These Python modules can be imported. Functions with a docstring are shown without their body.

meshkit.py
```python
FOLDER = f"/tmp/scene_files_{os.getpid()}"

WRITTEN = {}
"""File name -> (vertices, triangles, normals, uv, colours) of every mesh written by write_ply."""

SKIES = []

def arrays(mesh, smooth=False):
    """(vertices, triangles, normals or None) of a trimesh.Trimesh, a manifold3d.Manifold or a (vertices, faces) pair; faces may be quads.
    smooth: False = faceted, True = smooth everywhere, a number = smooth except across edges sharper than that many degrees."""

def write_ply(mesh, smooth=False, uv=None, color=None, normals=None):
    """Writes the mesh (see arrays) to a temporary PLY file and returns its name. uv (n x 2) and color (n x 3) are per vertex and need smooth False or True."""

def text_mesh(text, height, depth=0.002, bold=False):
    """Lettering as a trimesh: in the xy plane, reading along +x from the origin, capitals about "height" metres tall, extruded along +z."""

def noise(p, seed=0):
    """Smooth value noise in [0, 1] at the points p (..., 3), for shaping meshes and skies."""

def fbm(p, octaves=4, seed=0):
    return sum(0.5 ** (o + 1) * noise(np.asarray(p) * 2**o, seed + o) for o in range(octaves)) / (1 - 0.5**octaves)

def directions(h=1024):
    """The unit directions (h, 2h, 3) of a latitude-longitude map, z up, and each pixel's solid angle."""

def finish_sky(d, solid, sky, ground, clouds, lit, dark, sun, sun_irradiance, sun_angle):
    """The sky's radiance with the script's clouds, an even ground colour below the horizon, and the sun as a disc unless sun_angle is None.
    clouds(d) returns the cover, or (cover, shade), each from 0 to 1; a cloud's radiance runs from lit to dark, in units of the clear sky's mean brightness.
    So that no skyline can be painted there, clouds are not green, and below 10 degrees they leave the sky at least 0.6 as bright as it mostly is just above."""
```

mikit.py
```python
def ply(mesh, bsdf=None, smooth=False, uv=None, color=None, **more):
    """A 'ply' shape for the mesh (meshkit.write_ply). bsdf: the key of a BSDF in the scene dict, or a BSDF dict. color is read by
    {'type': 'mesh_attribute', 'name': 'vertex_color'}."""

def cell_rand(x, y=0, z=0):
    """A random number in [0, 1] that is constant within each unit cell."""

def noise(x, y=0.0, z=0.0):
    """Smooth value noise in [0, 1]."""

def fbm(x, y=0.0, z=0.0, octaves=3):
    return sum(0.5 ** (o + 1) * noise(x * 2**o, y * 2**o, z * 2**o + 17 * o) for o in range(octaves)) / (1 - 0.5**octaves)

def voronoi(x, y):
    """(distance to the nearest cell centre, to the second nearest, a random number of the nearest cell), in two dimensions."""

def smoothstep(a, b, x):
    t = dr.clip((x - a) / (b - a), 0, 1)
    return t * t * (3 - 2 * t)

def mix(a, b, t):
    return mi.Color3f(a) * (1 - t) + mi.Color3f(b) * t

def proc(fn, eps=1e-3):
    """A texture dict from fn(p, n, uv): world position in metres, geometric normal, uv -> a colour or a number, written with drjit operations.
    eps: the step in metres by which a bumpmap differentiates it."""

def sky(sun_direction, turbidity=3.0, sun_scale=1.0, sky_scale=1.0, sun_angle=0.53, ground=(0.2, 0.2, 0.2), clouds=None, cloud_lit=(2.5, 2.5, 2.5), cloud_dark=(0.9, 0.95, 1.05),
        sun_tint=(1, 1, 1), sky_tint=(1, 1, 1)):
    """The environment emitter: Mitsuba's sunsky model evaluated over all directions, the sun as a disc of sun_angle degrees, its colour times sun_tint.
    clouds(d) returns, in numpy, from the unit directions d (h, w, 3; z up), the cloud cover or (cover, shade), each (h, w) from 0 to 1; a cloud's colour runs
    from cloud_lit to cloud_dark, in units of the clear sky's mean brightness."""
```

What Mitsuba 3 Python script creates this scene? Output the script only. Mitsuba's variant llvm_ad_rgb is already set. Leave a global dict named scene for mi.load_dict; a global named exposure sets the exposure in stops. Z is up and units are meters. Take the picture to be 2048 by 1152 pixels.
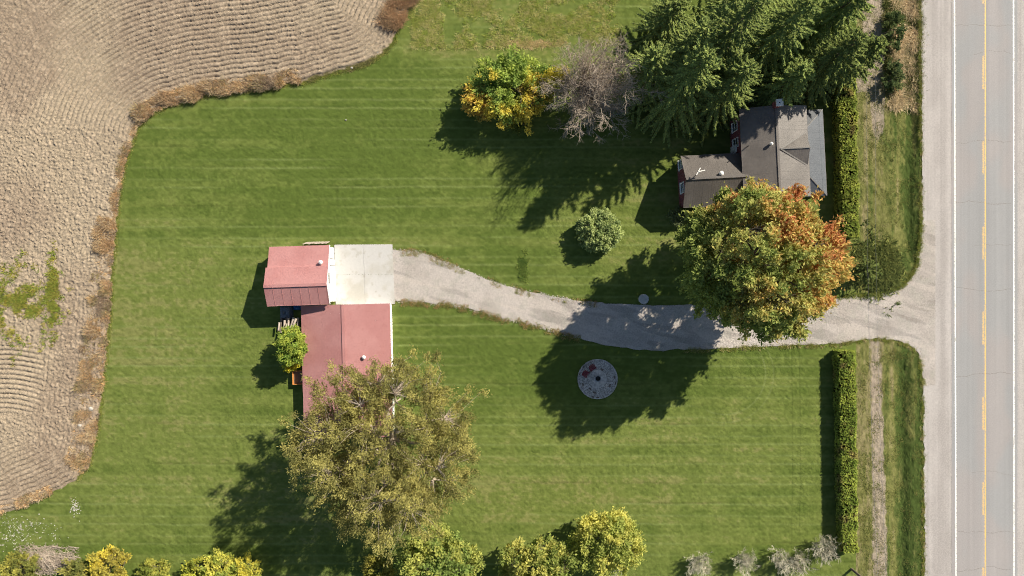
import math, random
import numpy as np, trimesh, shapely
import shapely.geometry as sg
from shapely import affinity
from scipy.spatial import cKDTree
import drjit as dr
import mitsuba as mi
import mikit, meshkit
from mikit import noise, fbm, voronoi, smoothstep, mix, cell_rand, proc

scene, labels = {}, {}
# ------------------------------------------------------------------ camera, daylight, exposure
scene['camera'] = {'type': 'perspective', 'fov': 73.74, 'fov_axis': 'x', 'near_clip': 0.5, 'far_clip': 3000.0,
                   'to_world': mi.ScalarTransform4f().look_at(origin=[0, 0, 80], target=[0, 0, 0], up=[0, 1, 0])}
SUN = np.array([0.607, 0.519, 0.602]); SUN /= np.linalg.norm(SUN)
scene['sky'] = mikit.sky(SUN.tolist(), turbidity=3.0, sun_tint=(1.0, 1.115, 1.30), sky_scale=0.60, sky_tint=(1.22, 1.06, .95), ground=(0.12, 0.13, 0.08))
exposure = 2.43

# ------------------------------------------------------------------ plan: the site was measured in plan units, 17.07 to the metre, origin below the camera
K = 1024 / 60.0
k = 1 / K
def plan(u, v): return np.array([(u - 1024) * k, (576 - v) * k])
def plan_line(pts): return np.array([plan(*p) for p in pts])
rng0 = np.random.default_rng(7)

# ------------------------------------------------------------------ helpers
def numbered(key):
    if key not in scene and key not in labels: return key
    n = 1
    while f'{key}_{n:03d}' in scene or f'{key}_{n:03d}' in labels: n += 1
    return f'{key}_{n:03d}'
def thing(name, label, cat, group=None):
    key = numbered(name); labels[key] = {'label': label, 'category': cat}
    if group: labels[key]['group'] = group
    return key
def structure(name, mesh, bsdf, label=None, **kw):
    scene[name] = mikit.ply(mesh, bsdf, **kw); labels[name] = {'kind': 'structure', 'label': label or name.replace('_', ' ')}
def stuff(name, mesh, bsdf, label, cat, **kw):
    key = numbered(name); scene[key] = mikit.ply(mesh, bsdf, **kw); labels[key] = {'kind': 'stuff', 'label': label, 'category': cat}
    return key
def part(parent, name, mesh, bsdf, label=None, **kw):
    key = numbered(parent + '__' + name); scene[key] = mikit.ply(mesh, bsdf, **kw)
    if label: labels[key] = {'label': label}
    return key
def single(name, label, cat, mesh, bsdf, group=None, **kw):
    key = thing(name, label, cat, group); scene[key] = mikit.ply(mesh, bsdf, **kw); return key
def box(x0, x1, y0, y1, z0, z1):
    m = trimesh.creation.box(extents=[x1 - x0, y1 - y0, z1 - z0]); m.apply_translation([(x0 + x1) / 2, (y0 + y1) / 2, (z0 + z1) / 2]); return m
def cyl(x, y, z0, z1, r, n=20, r2=None):
    m = trimesh.creation.cylinder(radius=r, height=z1 - z0, sections=n); m.apply_translation([x, y, (z0 + z1) / 2])
    if r2 is not None:
        v = m.vertices.copy(); top = v[:, 2] > (z0 + z1) / 2; v[top, :2] = [x, y] + (v[top, :2] - [x, y]) * r2 / r; m.vertices = v
    return m
def join(ms): return trimesh.util.concatenate(ms)
def extrude(poly, h, z=0.0):
    geoms = [g for g in getattr(poly, 'geoms', [poly]) if g.area > 1e-6]
    m = join([trimesh.creation.extrude_polygon(sg.Polygon(g.exterior, g.interiors), h, engine='earcut') for g in geoms]); m.apply_translation([0, 0, z]); return m
def sheet(poly, z):
    V, F, at = [], [], 0
    for g in getattr(poly, 'geoms', [poly]):
        v, f = trimesh.creation.triangulate_polygon(g, engine='earcut')
        V.append(np.c_[v, np.full(len(v), z)]); F.append(f + at); at += len(v)
    m = trimesh.Trimesh(np.vstack(V), np.vstack(F), process=False)
    if m.face_normals[:, 2].mean() < 0: m.invert()
    return m
def smooth_poly(pts, n=8, jitter=0.0, seed=0, closed=True):
    """Catmull-Rom through the points, with a ragged edge of the given size."""
    p = np.asarray(pts, float); N = len(p); out = []
    for i in range(N if closed else N - 1):
        a, b, c, d = (p[(i - 1) % N] if closed or i else p[0]), p[i], p[(i + 1) % N], (p[(i + 2) % N] if closed or i + 2 < N else p[-1])
        for t in np.arange(n) / n:
            out.append(0.5 * (2 * b + (c - a) * t + (2 * a - 5 * b + 4 * c - d) * t * t + (3 * b - a - 3 * c + d) * t ** 3))
    if not closed: out.append(p[-1])
    out = np.array(out)
    if jitter:
        q = np.c_[out * 1.7, np.full(len(out), seed)]; w = np.c_[out * 5.1, np.full(len(out), seed + 9)]
        out = out + jitter * np.c_[meshkit.noise(q, 1) - .5, meshkit.noise(q, 2) - .5] * 1.4 + jitter * np.c_[meshkit.noise(w, 3) - .5, meshkit.noise(w, 4) - .5]
    return out
class Tubes:
    def __init__(s, sides=5): s.V, s.F, s.at, s.n = [], [], 0, sides
    def add(s, pts, rad):
        pts = np.asarray(pts, float); rad = np.broadcast_to(np.asarray(rad, float), len(pts)); n = s.n
        d = np.gradient(pts, axis=0); d /= np.linalg.norm(d, axis=1, keepdims=True) + 1e-9
        ref = np.array([0.31, 0.17, 0.93]) if abs(d[0] @ [0.31, 0.17, 0.93]) < .93 else np.array([1., 0, 0])
        a = np.cross(d, ref); a /= np.linalg.norm(a, axis=1, keepdims=True) + 1e-9; b = np.cross(d, a)
        t = np.arange(n) * 2 * np.pi / n
        v = pts[:, None] + rad[:, None, None] * (np.cos(t)[None, :, None] * a[:, None] + np.sin(t)[None, :, None] * b[:, None])
        i = np.arange(len(pts) - 1)[:, None] * n; j = np.arange(n)[None]; j2 = (j + 1) % n
        f = np.stack([np.stack([i + j, i + j2, i + n + j2], -1), np.stack([i + j, i + n + j2, i + n + j], -1)], 2).reshape(-1, 3)
        s.V.append(v.reshape(-1, 3)); s.F.append(f + s.at); s.at += len(pts) * n
    def mesh(s): return trimesh.Trimesh(np.vstack(s.V), np.vstack(s.F), process=False)
def unit(a): return a / (np.linalg.norm(a, axis=-1, keepdims=True) + 1e-9)
def leaf_mesh(pos, axis, normal, length, width, color):
    """Diamond-shaped, slightly folded leaf sprays; returns (mesh, per-vertex colour)."""
    axis = unit(axis); side = unit(np.cross(axis, normal)); up = np.cross(side, axis)
    L, W = np.broadcast_to(length, len(pos))[:, None], np.broadcast_to(width, len(pos))[:, None]
    v = np.stack([pos - axis * L * .45, pos - side * W * .5 + up * W * .14, pos + axis * L * .55, pos + side * W * .5 + up * W * .14], 1).reshape(-1, 3)
    i = np.arange(len(pos))[:, None] * 4
    f = np.hstack([i, i + 1, i + 2, i, i + 2, i + 3]).reshape(-1, 3)
    return trimesh.Trimesh(v, f, process=False), np.repeat(np.clip(color, 0, 1), 4, 0)
def blade_mesh(xy, z0, length, width, color, lean, seed, n=1, spread=.1, bias=(0, 0)):
    """Grass blades: n leaning triangles from each point."""
    r = np.random.default_rng(seed); xy = np.repeat(xy, n, 0) + r.normal(0, spread, (len(xy) * n, 2)); N = len(xy)
    z0 = np.repeat(np.broadcast_to(z0, N // n), n); L = np.repeat(np.broadcast_to(length, N // n), n) * r.uniform(.6, 1.2, N); col = np.repeat(np.broadcast_to(color, (N // n, 3)), n, 0) * 1.8 * r.uniform(.75, 1.25, (N, 1))
    a = r.uniform(0, 2 * np.pi, N); tilt = np.abs(r.normal(lean, .25, N)); w = width * r.uniform(.6, 1.3, N)
    base = np.c_[xy, z0]; d = np.c_[np.cos(a) * np.sin(tilt) + bias[0], np.sin(a) * np.sin(tilt) + bias[1], np.cos(tilt)]
    b = a + np.pi / 2 + r.normal(0, .6, N); s = np.c_[np.cos(b), np.sin(b), 0 * a] * w[:, None] / 2
    v = np.stack([base - s, base + s, base + d * L[:, None]], 1).reshape(-1, 3)
    return trimesh.Trimesh(v, np.arange(3 * N).reshape(-1, 3), process=False), np.clip(np.repeat(col, 3, 0), 0, 1)
def along(line, n, seed, w0=0.0, w1=0.0):
    """n random points along a polyline, offset to its left by w0..w1 metres."""
    r = np.random.default_rng(seed); line = np.asarray(line); seg = np.diff(line, axis=0); l = np.linalg.norm(seg, axis=1); c = np.r_[0, np.cumsum(l)]
    t = r.uniform(0, c[-1], n); i = np.clip(np.searchsorted(c, t) - 1, 0, len(l) - 1); f = ((t - c[i]) / l[i])[:, None]
    nrm = np.c_[-seg[i, 1], seg[i, 0]] / l[i][:, None]
    return line[i] + seg[i] * f + nrm * (w0 + (w1 - w0) * r.uniform(0, 1, n))[:, None]
def rect(r, a, b, n): return np.minimum(a, b) + np.abs(np.subtract(a, b)) * r.uniform(0, 1, (n, 2))
class Frame:
    """A building's own axes: origin in plan units, turned by deg."""
    def __init__(s, u, v, deg):
        s.M = trimesh.transformations.rotation_matrix(math.radians(deg), [0, 0, 1]); s.M[:2, 3] = plan(u, v)
    def part(s, parent, name, mesh, bsdf, label=None, **kw):
        m = mesh.copy(); m.apply_transform(s.M); return part(parent, name, m, bsdf, label, **kw)
    def mesh(s, m): m = m.copy(); m.apply_transform(s.M); return m

# ------------------------------------------------------------------ materials
def rgb(*c): return {'type': 'rgb', 'value': list(c)}
def plain(c, rough=.6, **kw): return {'type': 'twosided', 'bsdf': {'type': 'principled', 'base_color': c if isinstance(c, dict) else rgb(*c), 'roughness': rough, 'specular': kw.pop('specular', .3), **kw}}
ATTR = {'type': 'mesh_attribute', 'name': 'vertex_color'}
scene['leaf'] = {'type': 'principledthin', 'base_color': ATTR, 'roughness': .65, 'diff_trans': .8, 'eta': 1.3}
scene['needle'] = {'type': 'twosided', 'bsdf': {'type': 'diffuse', 'reflectance': ATTR}}
scene['white_paint'] = plain((.78, .78, .76), .45)
scene['white_siding'] = plain((.80, .80, .79), .5)
scene['dark_trim'] = plain((.03, .03, .032), .5)
scene['grey_metal'] = plain((.30, .31, .32), .4, metallic=.6)
scene['flashing_metal'] = plain((.15, .145, .14), .6)
scene['glass_pane'] = plain((.03, .035, .04), .06, specular=.8)
scene['maroon_paint'] = plain((.16, .018, .028), .5)
scene['black_steel'] = plain((.015, .014, .013), .6)
scene['blue_tarp'] = plain((.02, .085, .27), .4)
scene['grey_tarp'] = plain((.10, .12, .16), .5)
scene['stain_wood'] = plain((.50, .21, .06), .6)
scene['sill_stone'] = plain((.42, .41, .39), .7)
scene['line_white'] = plain(proc(lambda p, n, uv: mix((.78, .78, .76), (.42, .41, .40), smoothstep(.62, .85, fbm(p.x * 9, p.y * 1.5, 0, 3)))), .6)
scene['line_yellow'] = plain(proc(lambda p, n, uv: mix((.76, .49, .13), (.52, .40, .22), smoothstep(.55, .85, fbm(p.x * 9, p.y * 2, 4, 3)))), .6)
scene['crack_tar'] = plain((.235, .222, .215), .7)

def lawn_fn(p, n, uv):
    x, y = p.x, p.y
    def blob(u, v, ru, rv): return dr.exp(-dr.square((x - float((u - 1024) * k)) / (ru * k)) - dr.square((y - float((576 - v) * k)) / (rv * k)))
    big = fbm(x * .045 + 7, y * .07, 3.3, 4)
    streak = fbm(x * .07, y * .95, 1.7, 3)
    mid = fbm(x * .5, y * .75, 8.2, 3)
    fine = fbm(x * 2.3, y * 3.4, 2.1, 3)
    grain = noise(x * 8.5, y * 8.5, 5.5)
    dry = 1.5 * (big - .5) + .80 * (streak - .5) + .80 * (mid - .5) + .40
    dry += .42 * blob(290, 690, 170, 330) + .34 * blob(1300, 1010, 420, 120) + .22 * blob(300, 980, 330, 130) + .42 * blob(70, 1062, 150, 45) + .25 * blob(740, 1000, 500, 50) + .30 * blob(1330, 480, 130, 60) + .45 * blob(870, 105, 130, 14) + .32 * blob(1060, 100, 160, 16) + .22 * blob(900, 60, 180, 60)
    dry -= .42 * blob(600, 410, 260, 150) + .48 * blob(1000, 720, 330, 130) + .36 * blob(760, 240, 200, 80) + .30 * blob(1000, 560, 160, 60) + .35 * blob(1560, 740, 110, 60)
    # lines left by the mower, a pair every 2.3 m
    q = y + .4 * (noise(x * .03, y * .15, 3.0) - .5)
    f = (q + .16 * (noise(x * .9, y * .9, 7.7) - .5)) / 2.33; f = f - dr.floor(f)
    band = smoothstep(.08, .14, f) * (1 - smoothstep(.50, .56, f))
    a = dr.exp(-dr.square((f - .11) / .06)) + .8 * dr.exp(-dr.square((f - .53) / .06))
    line = a * smoothstep(.30, .62, fbm(x * .07, y * .42, 9.1, 3)) * (.35 + 1.0 * fbm(x * .9, y * .6, 3.3, 2))
    dark = dr.exp(-dr.square((f - .19) / .06)) * smoothstep(.45, .75, fbm(x * .15, y * .5, 4.4, 2))
    cross = fbm(x * .9, y * .10, 6.2, 2)
    dry = dr.clip(dry + .15 * (band - .5) + .30 * (cross - .5) + .5 * (fine - .5), 0, 1)
    c = mix((.074, .103, .024), (.112, .138, .037), smoothstep(.0, .72, dry))
    c = mix(c, (.195, .175, .080), .45 * smoothstep(.66, 1.1, dry + .35 * (fine - .5)))
    c = mix(c, (.155, .188, .068), .56 * line)
    tx, ty = x - float((1450 - 1024) * k), y - float((576 - 748) * k); tr_ = dr.sqrt(tx * tx + ty * ty)
    turn = (dr.exp(-dr.square((tr_ - 4.75) / .10)) + .8 * dr.exp(-dr.square((tr_ - 5.7) / .10))) * smoothstep(.2, 2.5, tx * .75 - ty * .66)
    c = mix(c, (.165, .190, .080), .42 * turn * (.3 + fine))
    c = c * (1 - .22 * dark)
    return c * mi.Color3f(1.02, 1.045, 1.0) * (.83 + .38 * fine + .22 * grain)
scene['lawn_grass'] = {'type': 'bumpmap', 'arbitrary': proc(lambda p, n, uv: fbm(p.x * 3.2, p.y * 3.2, 1.0, 3), .03), 'scale': .085, 'bsdf': {'type': 'diffuse', 'reflectance': proc(lawn_fn)}}
def verge_fn(p, n, uv):
    x, y = p.x, p.y
    s = fbm(x * 1.5, y * .09, 2.0, 4); m = fbm(x * .8, y * .35, 7.0, 3); fine = fbm(x * 3.2, y * 2.2, 4.0, 3); g = noise(x * 8, y * 8, 3.0)
    dry = s * 1.1 + m * .5 + .4 * (fine - .5) - .16 - .34 * smoothstep(44.6, 45.8, x)
    c = mix((.060, .088, .024), (.140, .146, .050), smoothstep(.2, .62, dry))
    c = mix(c, (.235, .200, .115), .7 * smoothstep(.62, .95, dry))
    # dry soil showing through the grass along the lower verge and in a patch of the upper verge
    yl = -6.2 - y; xl = 42.6 + .022 * yl
    lower = (1 - smoothstep(.30, .95, dr.abs(x - xl) - .012 * yl)) * smoothstep(-.6, .2, yl)
    xu = 42.9 - .02 * (y - 20); upper = (1 - smoothstep(.5, 1.15, dr.abs(x - xu) - .07 * (y - 20))) * smoothstep(15.5, 19.5, y)
    upper = dr.maximum(upper, (1 - smoothstep(.6, 1.6, dr.abs(y - 24.0))) * (1 - smoothstep(1.6, 2.6, dr.abs(x - 41.6))))
    bare = smoothstep(.30, .78, dr.maximum(lower, upper) * .85 + .9 * (fbm(x * 2.1, y * 1.3, 12.0, 4) - .5))
    c = mix(c, mix((.27, .225, .185), (.34, .285, .235), fine), bare * .85)
    return c * (.65 + .45 * fine + .28 * g)
scene['verge_grass'] = {'type': 'bumpmap', 'arbitrary': proc(lambda p, n, uv: fbm(p.x * 3.5, p.y * 2.0, 1.0, 3), .03), 'scale': .12, 'bsdf': {'type': 'diffuse', 'reflectance': proc(verge_fn)}}
def soil_fn(p, n, uv):
    a = fbm(p.x * .12, p.y * .12, 1.0, 3); b = fbm(p.x * 1.6, p.y * 1.6, 3.0, 3); c = fbm(p.x * 6, p.y * 6, 2.0, 2)
    col = mix((.276, .218, .164), (.344, .284, .210), smoothstep(.3, .7, a))
    col = mix(col, (.40, .325, .245), .6 * smoothstep(.5, .8, b))
    return col * (.72 + .5 * c)
scene['tilled_soil'] = {'type': 'diffuse', 'reflectance': proc(soil_fn)}
def trench_fn(p, n, uv):
    b = fbm(p.x * 2.2, p.y * 1.1, 3.0, 3); c = fbm(p.x * 6, p.y * 6, 2.0, 2)
    col = mix((.36, .30, .245), (.20, .19, .09), smoothstep(.42, .66, b))
    return col * (.7 + .55 * c)
scene['dry_soil'] = {'type': 'bumpmap', 'arbitrary': proc(lambda p, n, uv: fbm(p.x * 4, p.y * 4, 1.0, 3), .03), 'scale': .14, 'bsdf': {'type': 'diffuse', 'reflectance': proc(trench_fn)}}
def asphalt_fn(p, n, uv):
    x, y = p.x, p.y
    g = noise(x * 22, y * 22, 1.0); s = fbm(x * 1.1, y * .015, 2.0, 3); t = fbm(x * 3.5, y * .04, 5.0, 2); m = fbm(x * .25, y * .12, 9.0, 3)
    tone = .300 + .055 * (s - .5) + .035 * (t - .5) + .05 * (m - .5)
    c = mi.Color3f(tone * .985, tone * .995, tone * 1.02)
    c = mix(c, mi.Color3f(tone * 1.03, tone * .98, tone * .98), smoothstep(.45, .62, m))
    return c * (.92 + .16 * g)
scene['asphalt'] = {'type': 'twosided', 'bsdf': {'type': 'principled', 'base_color': proc(asphalt_fn), 'roughness': .8, 'specular': .2}}
def gravel_fn(p, n, uv):
    x, y = p.x, p.y
    a = fbm(x * .35, y * .35, 1.0, 3); b = fbm(x * 1.3, y * 1.3, 4.0, 3); g = noise(x * 12, y * 12, 2.0); d, e, r = voronoi(x * 9, y * 9)
    c = mix((.362, .332, .310), (.425, .393, .372), smoothstep(.35, .65, a))
    c = mix(c, (.345, .335, .30), .5 * smoothstep(.5, .7, b))
    c = mix(c, (.455, .415, .385), .55 * smoothstep(.48, .68, fbm(x * .22, y * 1.3 + .35 * x, 8.0, 3)))
    c = c * (1 - .20 * smoothstep(.58, .74, fbm(x * .30 + 5, y * 1.5 + .35 * x, 3.0, 3)))
    return c * (.80 + .22 * r + .18 * g)
scene['gravel'] = {'type': 'bumpmap', 'arbitrary': proc(lambda p, n, uv: fbm(p.x * 7, p.y * 7, 1.0, 2), .02), 'scale': .05, 'bsdf': {'type': 'diffuse', 'reflectance': proc(gravel_fn)}}
def shoulder_fn(p, n, uv):
    x, y = p.x, p.y
    s = fbm(x * 2.2, y * .02, 1.0, 3); b = fbm(x * .8, y * .3, 4.0, 3); g = noise(x * 13, y * 13, 2.0)
    c = mix((.350, .328, .318), (.440, .416, .405), smoothstep(.3, .7, .65 * s + .35 * b))
    return c * (.86 + .24 * g)
scene['shoulder_gravel'] = {'type': 'bumpmap', 'arbitrary': proc(lambda p, n, uv: fbm(p.x * 7, p.y * 7, 1.0, 2), .02), 'scale': .025, 'bsdf': {'type': 'diffuse', 'reflectance': proc(shoulder_fn)}}
def slab_fn(p, n, uv):
    a = fbm(p.x * .5, p.y * .5, 2.0, 4); b = fbm(p.x * 2.2, p.y * 2.2, 6.0, 3); g = noise(p.x * 14, p.y * 14, 2.0)
    c = mix((.482, .480, .474), (.425, .415, .385), smoothstep(.48, .72, a))
    return mix(c, (.33, .31, .26), .40 * smoothstep(.62, .82, b)) * (.95 + .09 * g)
scene['concrete'] = {'type': 'diffuse', 'reflectance': proc(slab_fn)}
def stone_fn(p, n, uv):
    r = cell_rand(p.x * 5, p.y * 5, 0); a = fbm(p.x * 6, p.y * 6, 2.0, 3)
    return mix((.37, .355, .335), (.54, .515, .485), r) * (.6 + .75 * a)
scene['paver_stone'] = {'type': 'diffuse', 'reflectance': proc(stone_fn)}
def pink_fn(p, n, uv):
    a = fbm(p.x * .5, p.y * .5, 2.0, 3); b = fbm(p.x * 3, p.y * 3, 6.0, 3)
    c = mix((.365, .172, .170), (.395, .198, .196), smoothstep(.3, .7, a))
    return mix(c, (.26, .085, .075), .14 * smoothstep(.62, .8, b)) * (.97 + .06 * noise(p.x * 7, p.y * 7, 1.0))
scene['faded_red_metal'] = plain(proc(pink_fn), .5, specular=.35)
def dark_fn(p, n, uv):
    a = fbm(p.x * .6, p.y * .6, 2.0, 3)
    return mix((.112, .102, .096), (.142, .130, .122), smoothstep(.3, .7, a)) * (.96 + .08 * noise(p.x * 6, p.y * 6, 1.0))
scene['dark_metal'] = plain(proc(dark_fn), .42, specular=.5)
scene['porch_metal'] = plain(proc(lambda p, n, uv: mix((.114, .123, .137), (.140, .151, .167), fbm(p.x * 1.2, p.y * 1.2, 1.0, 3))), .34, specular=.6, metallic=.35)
def brick_fn(p, n, uv):
    u = p.x + p.y; row = p.z / .075; off = dr.floor(row) * .5; r = cell_rand(u / .21 + off, row, 0)
    fu = u / .21 + off; fu = fu - dr.floor(fu); fz = row - dr.floor(row)
    m = dr.maximum(1 - smoothstep(.02, .08, fu), 1 - smoothstep(.08, .18, fz))
    return mix(mix((.15, .035, .045), (.24, .07, .075), r), (.30, .27, .26), m * .7)
scene['red_brick'] = {'type': 'diffuse', 'reflectance': proc(brick_fn)}
scene['bark'] = {'type': 'diffuse', 'reflectance': proc(lambda p, n, uv: mix((.085, .072, .058), (.21, .19, .165), fbm(p.x * 4, p.y * 4, p.z * 1.2, 3)))}
scene['pale_twig'] = {'type': 'diffuse', 'reflectance': proc(lambda p, n, uv: mix((.34, .285, .235), (.54, .46, .38), noise(p.x * 1.5, p.y * 1.5, p.z * 1.5)))}
scene['grey_twig'] = {'type': 'diffuse', 'reflectance': rgb(.38, .38, .33)}
scene['cut_wood'] = {'type': 'diffuse', 'reflectance': proc(lambda p, n, uv: mix((.36, .29, .24), (.56, .50, .44), fbm(p.x * 3, p.y * 3, p.z * 3, 3)))}
scene['weathered_wood'] = {'type': 'diffuse', 'reflectance': proc(lambda p, n, uv: mix((.12, .10, .085), (.24, .20, .165), fbm(p.x * 5, p.y * 5, p.z, 3)))}
scene['cream_twig'] = {'type': 'diffuse', 'reflectance': proc(lambda p, n, uv: mix((.40, .375, .30), (.60, .57, .46), noise(p.x * 1.5, p.y * 1.5, p.z * 1.5)))}
scene['field_stone'] = {'type': 'diffuse', 'reflectance': rgb(.46, .44, .40)}
scene['hedge_core'] = {'type': 'diffuse', 'reflectance': rgb(.10, .085, .06)}

# ------------------------------------------------------------------ the setting: ground, lawn, field, verge, road, driveway
FIELD_EDGE = smooth_poly(plan_line([(842, -60), (838, -20), (815, 25), (795, 60), (780, 90), (745, 120), (690, 142), (600, 165), (500, 180), (440, 188), (380, 200), (340, 210), (310, 225), (285, 243), (265, 280), (250, 330),
    (240, 390), (232, 450), (228, 500), (222, 560), (219, 620), (213, 700), (207, 760), (200, 820), (190, 880), (180, 920), (162, 950), (140, 968), (105, 986), (60, 1005), (0, 1030), (-60, 1052), (-140, 1080)]), 8, .18, 3, closed=False)
VX0, VX1 = plan(1712, 0)[0], plan(1849, 0)[0]
hole = sg.box(-80, -60, plan(2100, 0)[0], 60)
structure('ground', sheet(sg.box(-1500, -1500, 1500, 1500).difference(hole), -.05), 'lawn_grass', 'rough grass plain around the farmyard')
structure('lawn', sheet(sg.box(-80, -60, VX0 + .05, 60), 0.0), 'lawn_grass', 'mown green lawn with faint mower lines and dry olive patches')
# verge with its ditch, a height field between the lawn and the road shoulder
gx = np.r_[np.linspace(VX0, VX1 + .3, 60)]; gy = np.arange(-60, 60.01, .4)
X, Y = np.meshgrid(gx, gy, indexing='ij')
def ditch(X, Y):
    v = 576 - Y * K; u = 1024 + X * K
    gap = np.clip(np.maximum((v - 705) / 30, (545 - v) / 60), 0, 1); gap = gap * gap * (3 - 2 * gap)
    upper = v < 630; c = np.where(upper, 1818 + 6 * (v < 300), 1806); w = np.where(upper, 34, 36)
    east = np.exp(-((u - c) / np.where(u > c, 13., w * .7)) ** 2)
    return -.42 * gap * east
Z = ditch(X, Y) + .05 * (meshkit.fbm(np.stack([X * 1.1, Y * .5, 0 * X], -1), 3) - .5)
edge = np.clip((X - VX0) / .5, 0, 1) * np.clip((VX1 + .3 - X) / .4, 0, 1)
Z = Z * edge + .003
def grid_mesh(X, Y, Z, keep=None):
    n, m = X.shape; i = (np.arange(n - 1)[:, None] * m + np.arange(m - 1)[None]).ravel()
    q = np.stack([i, i + m, i + m + 1, i + 1], 1)
    if keep is not None: q = q[keep[:-1, :-1].ravel() & keep[1:, :-1].ravel() & keep[1:, 1:].ravel() & keep[:-1, 1:].ravel()]
    me = trimesh.Trimesh(np.stack([X, Y, Z], -1).reshape(-1, 3), np.vstack([q[:, [0, 1, 2]], q[:, [0, 2, 3]]]), process=False)
    me.remove_unreferenced_vertices(); return me
structure('verge', grid_mesh(X, Y, Z), 'verge_grass', 'grass verge with a shallow ditch between the yard and the road', smooth=True)

RX0, RX1 = plan(1903, 0)[0], plan(2034, 0)[0]
structure('road_shoulder', sheet(sg.Polygon(np.vstack([[[VX1 - .14, -1400]], smooth_poly([(VX1 + .14 - .006 * (y + 60), y) for y in np.arange(-60, 60, 1.0)], 4, .18, 5, closed=False), [[VX1 - .2, 1400]], [[RX0 + .1, 1400], [RX0 + .1, -1400]]])).buffer(0), .06), 'shoulder_gravel', 'pale gravel shoulder along the near side of the road')
structure('road_shoulder_far', sheet(sg.box(RX1 - .1, -1400, RX1 + 4, 1400), .06), 'shoulder_gravel', 'gravel shoulder on the far side of the road')
structure('road', extrude(sg.box(RX0, -1400, RX1, 1400), .10, -.02), 'asphalt', 'worn pale asphalt two lane road')
def ribbon(line, w, z):
    return sheet(sg.LineString(line).buffer(w / 2, cap_style=2), z)
part('road', 'edge_line', ribbon([plan(1906.5, -23000), plan(1908, 0), plan(1911, 1152), plan(1912, 23000)], .15, .085), 'line_white', 'white edge line beside the near shoulder')
part('road', 'edge_line', ribbon([plan(2025, -23000), plan(2026, 0), plan(2027, 1152), plan(2028, 23000)], .15, .085), 'line_white', 'white edge line on the far side')
part('road', 'centre_line', ribbon([plan(1969.5, -23000), plan(1969.5, 23000)], .12, .085), 'line_yellow', 'solid yellow centre line')
for v0 in np.arange(-58, 1200, 170.3):
    part('road', 'centre_dash', ribbon([plan(1965.2, v0), plan(1965.2, v0 + 66)], .11, .085), 'line_yellow')
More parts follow.
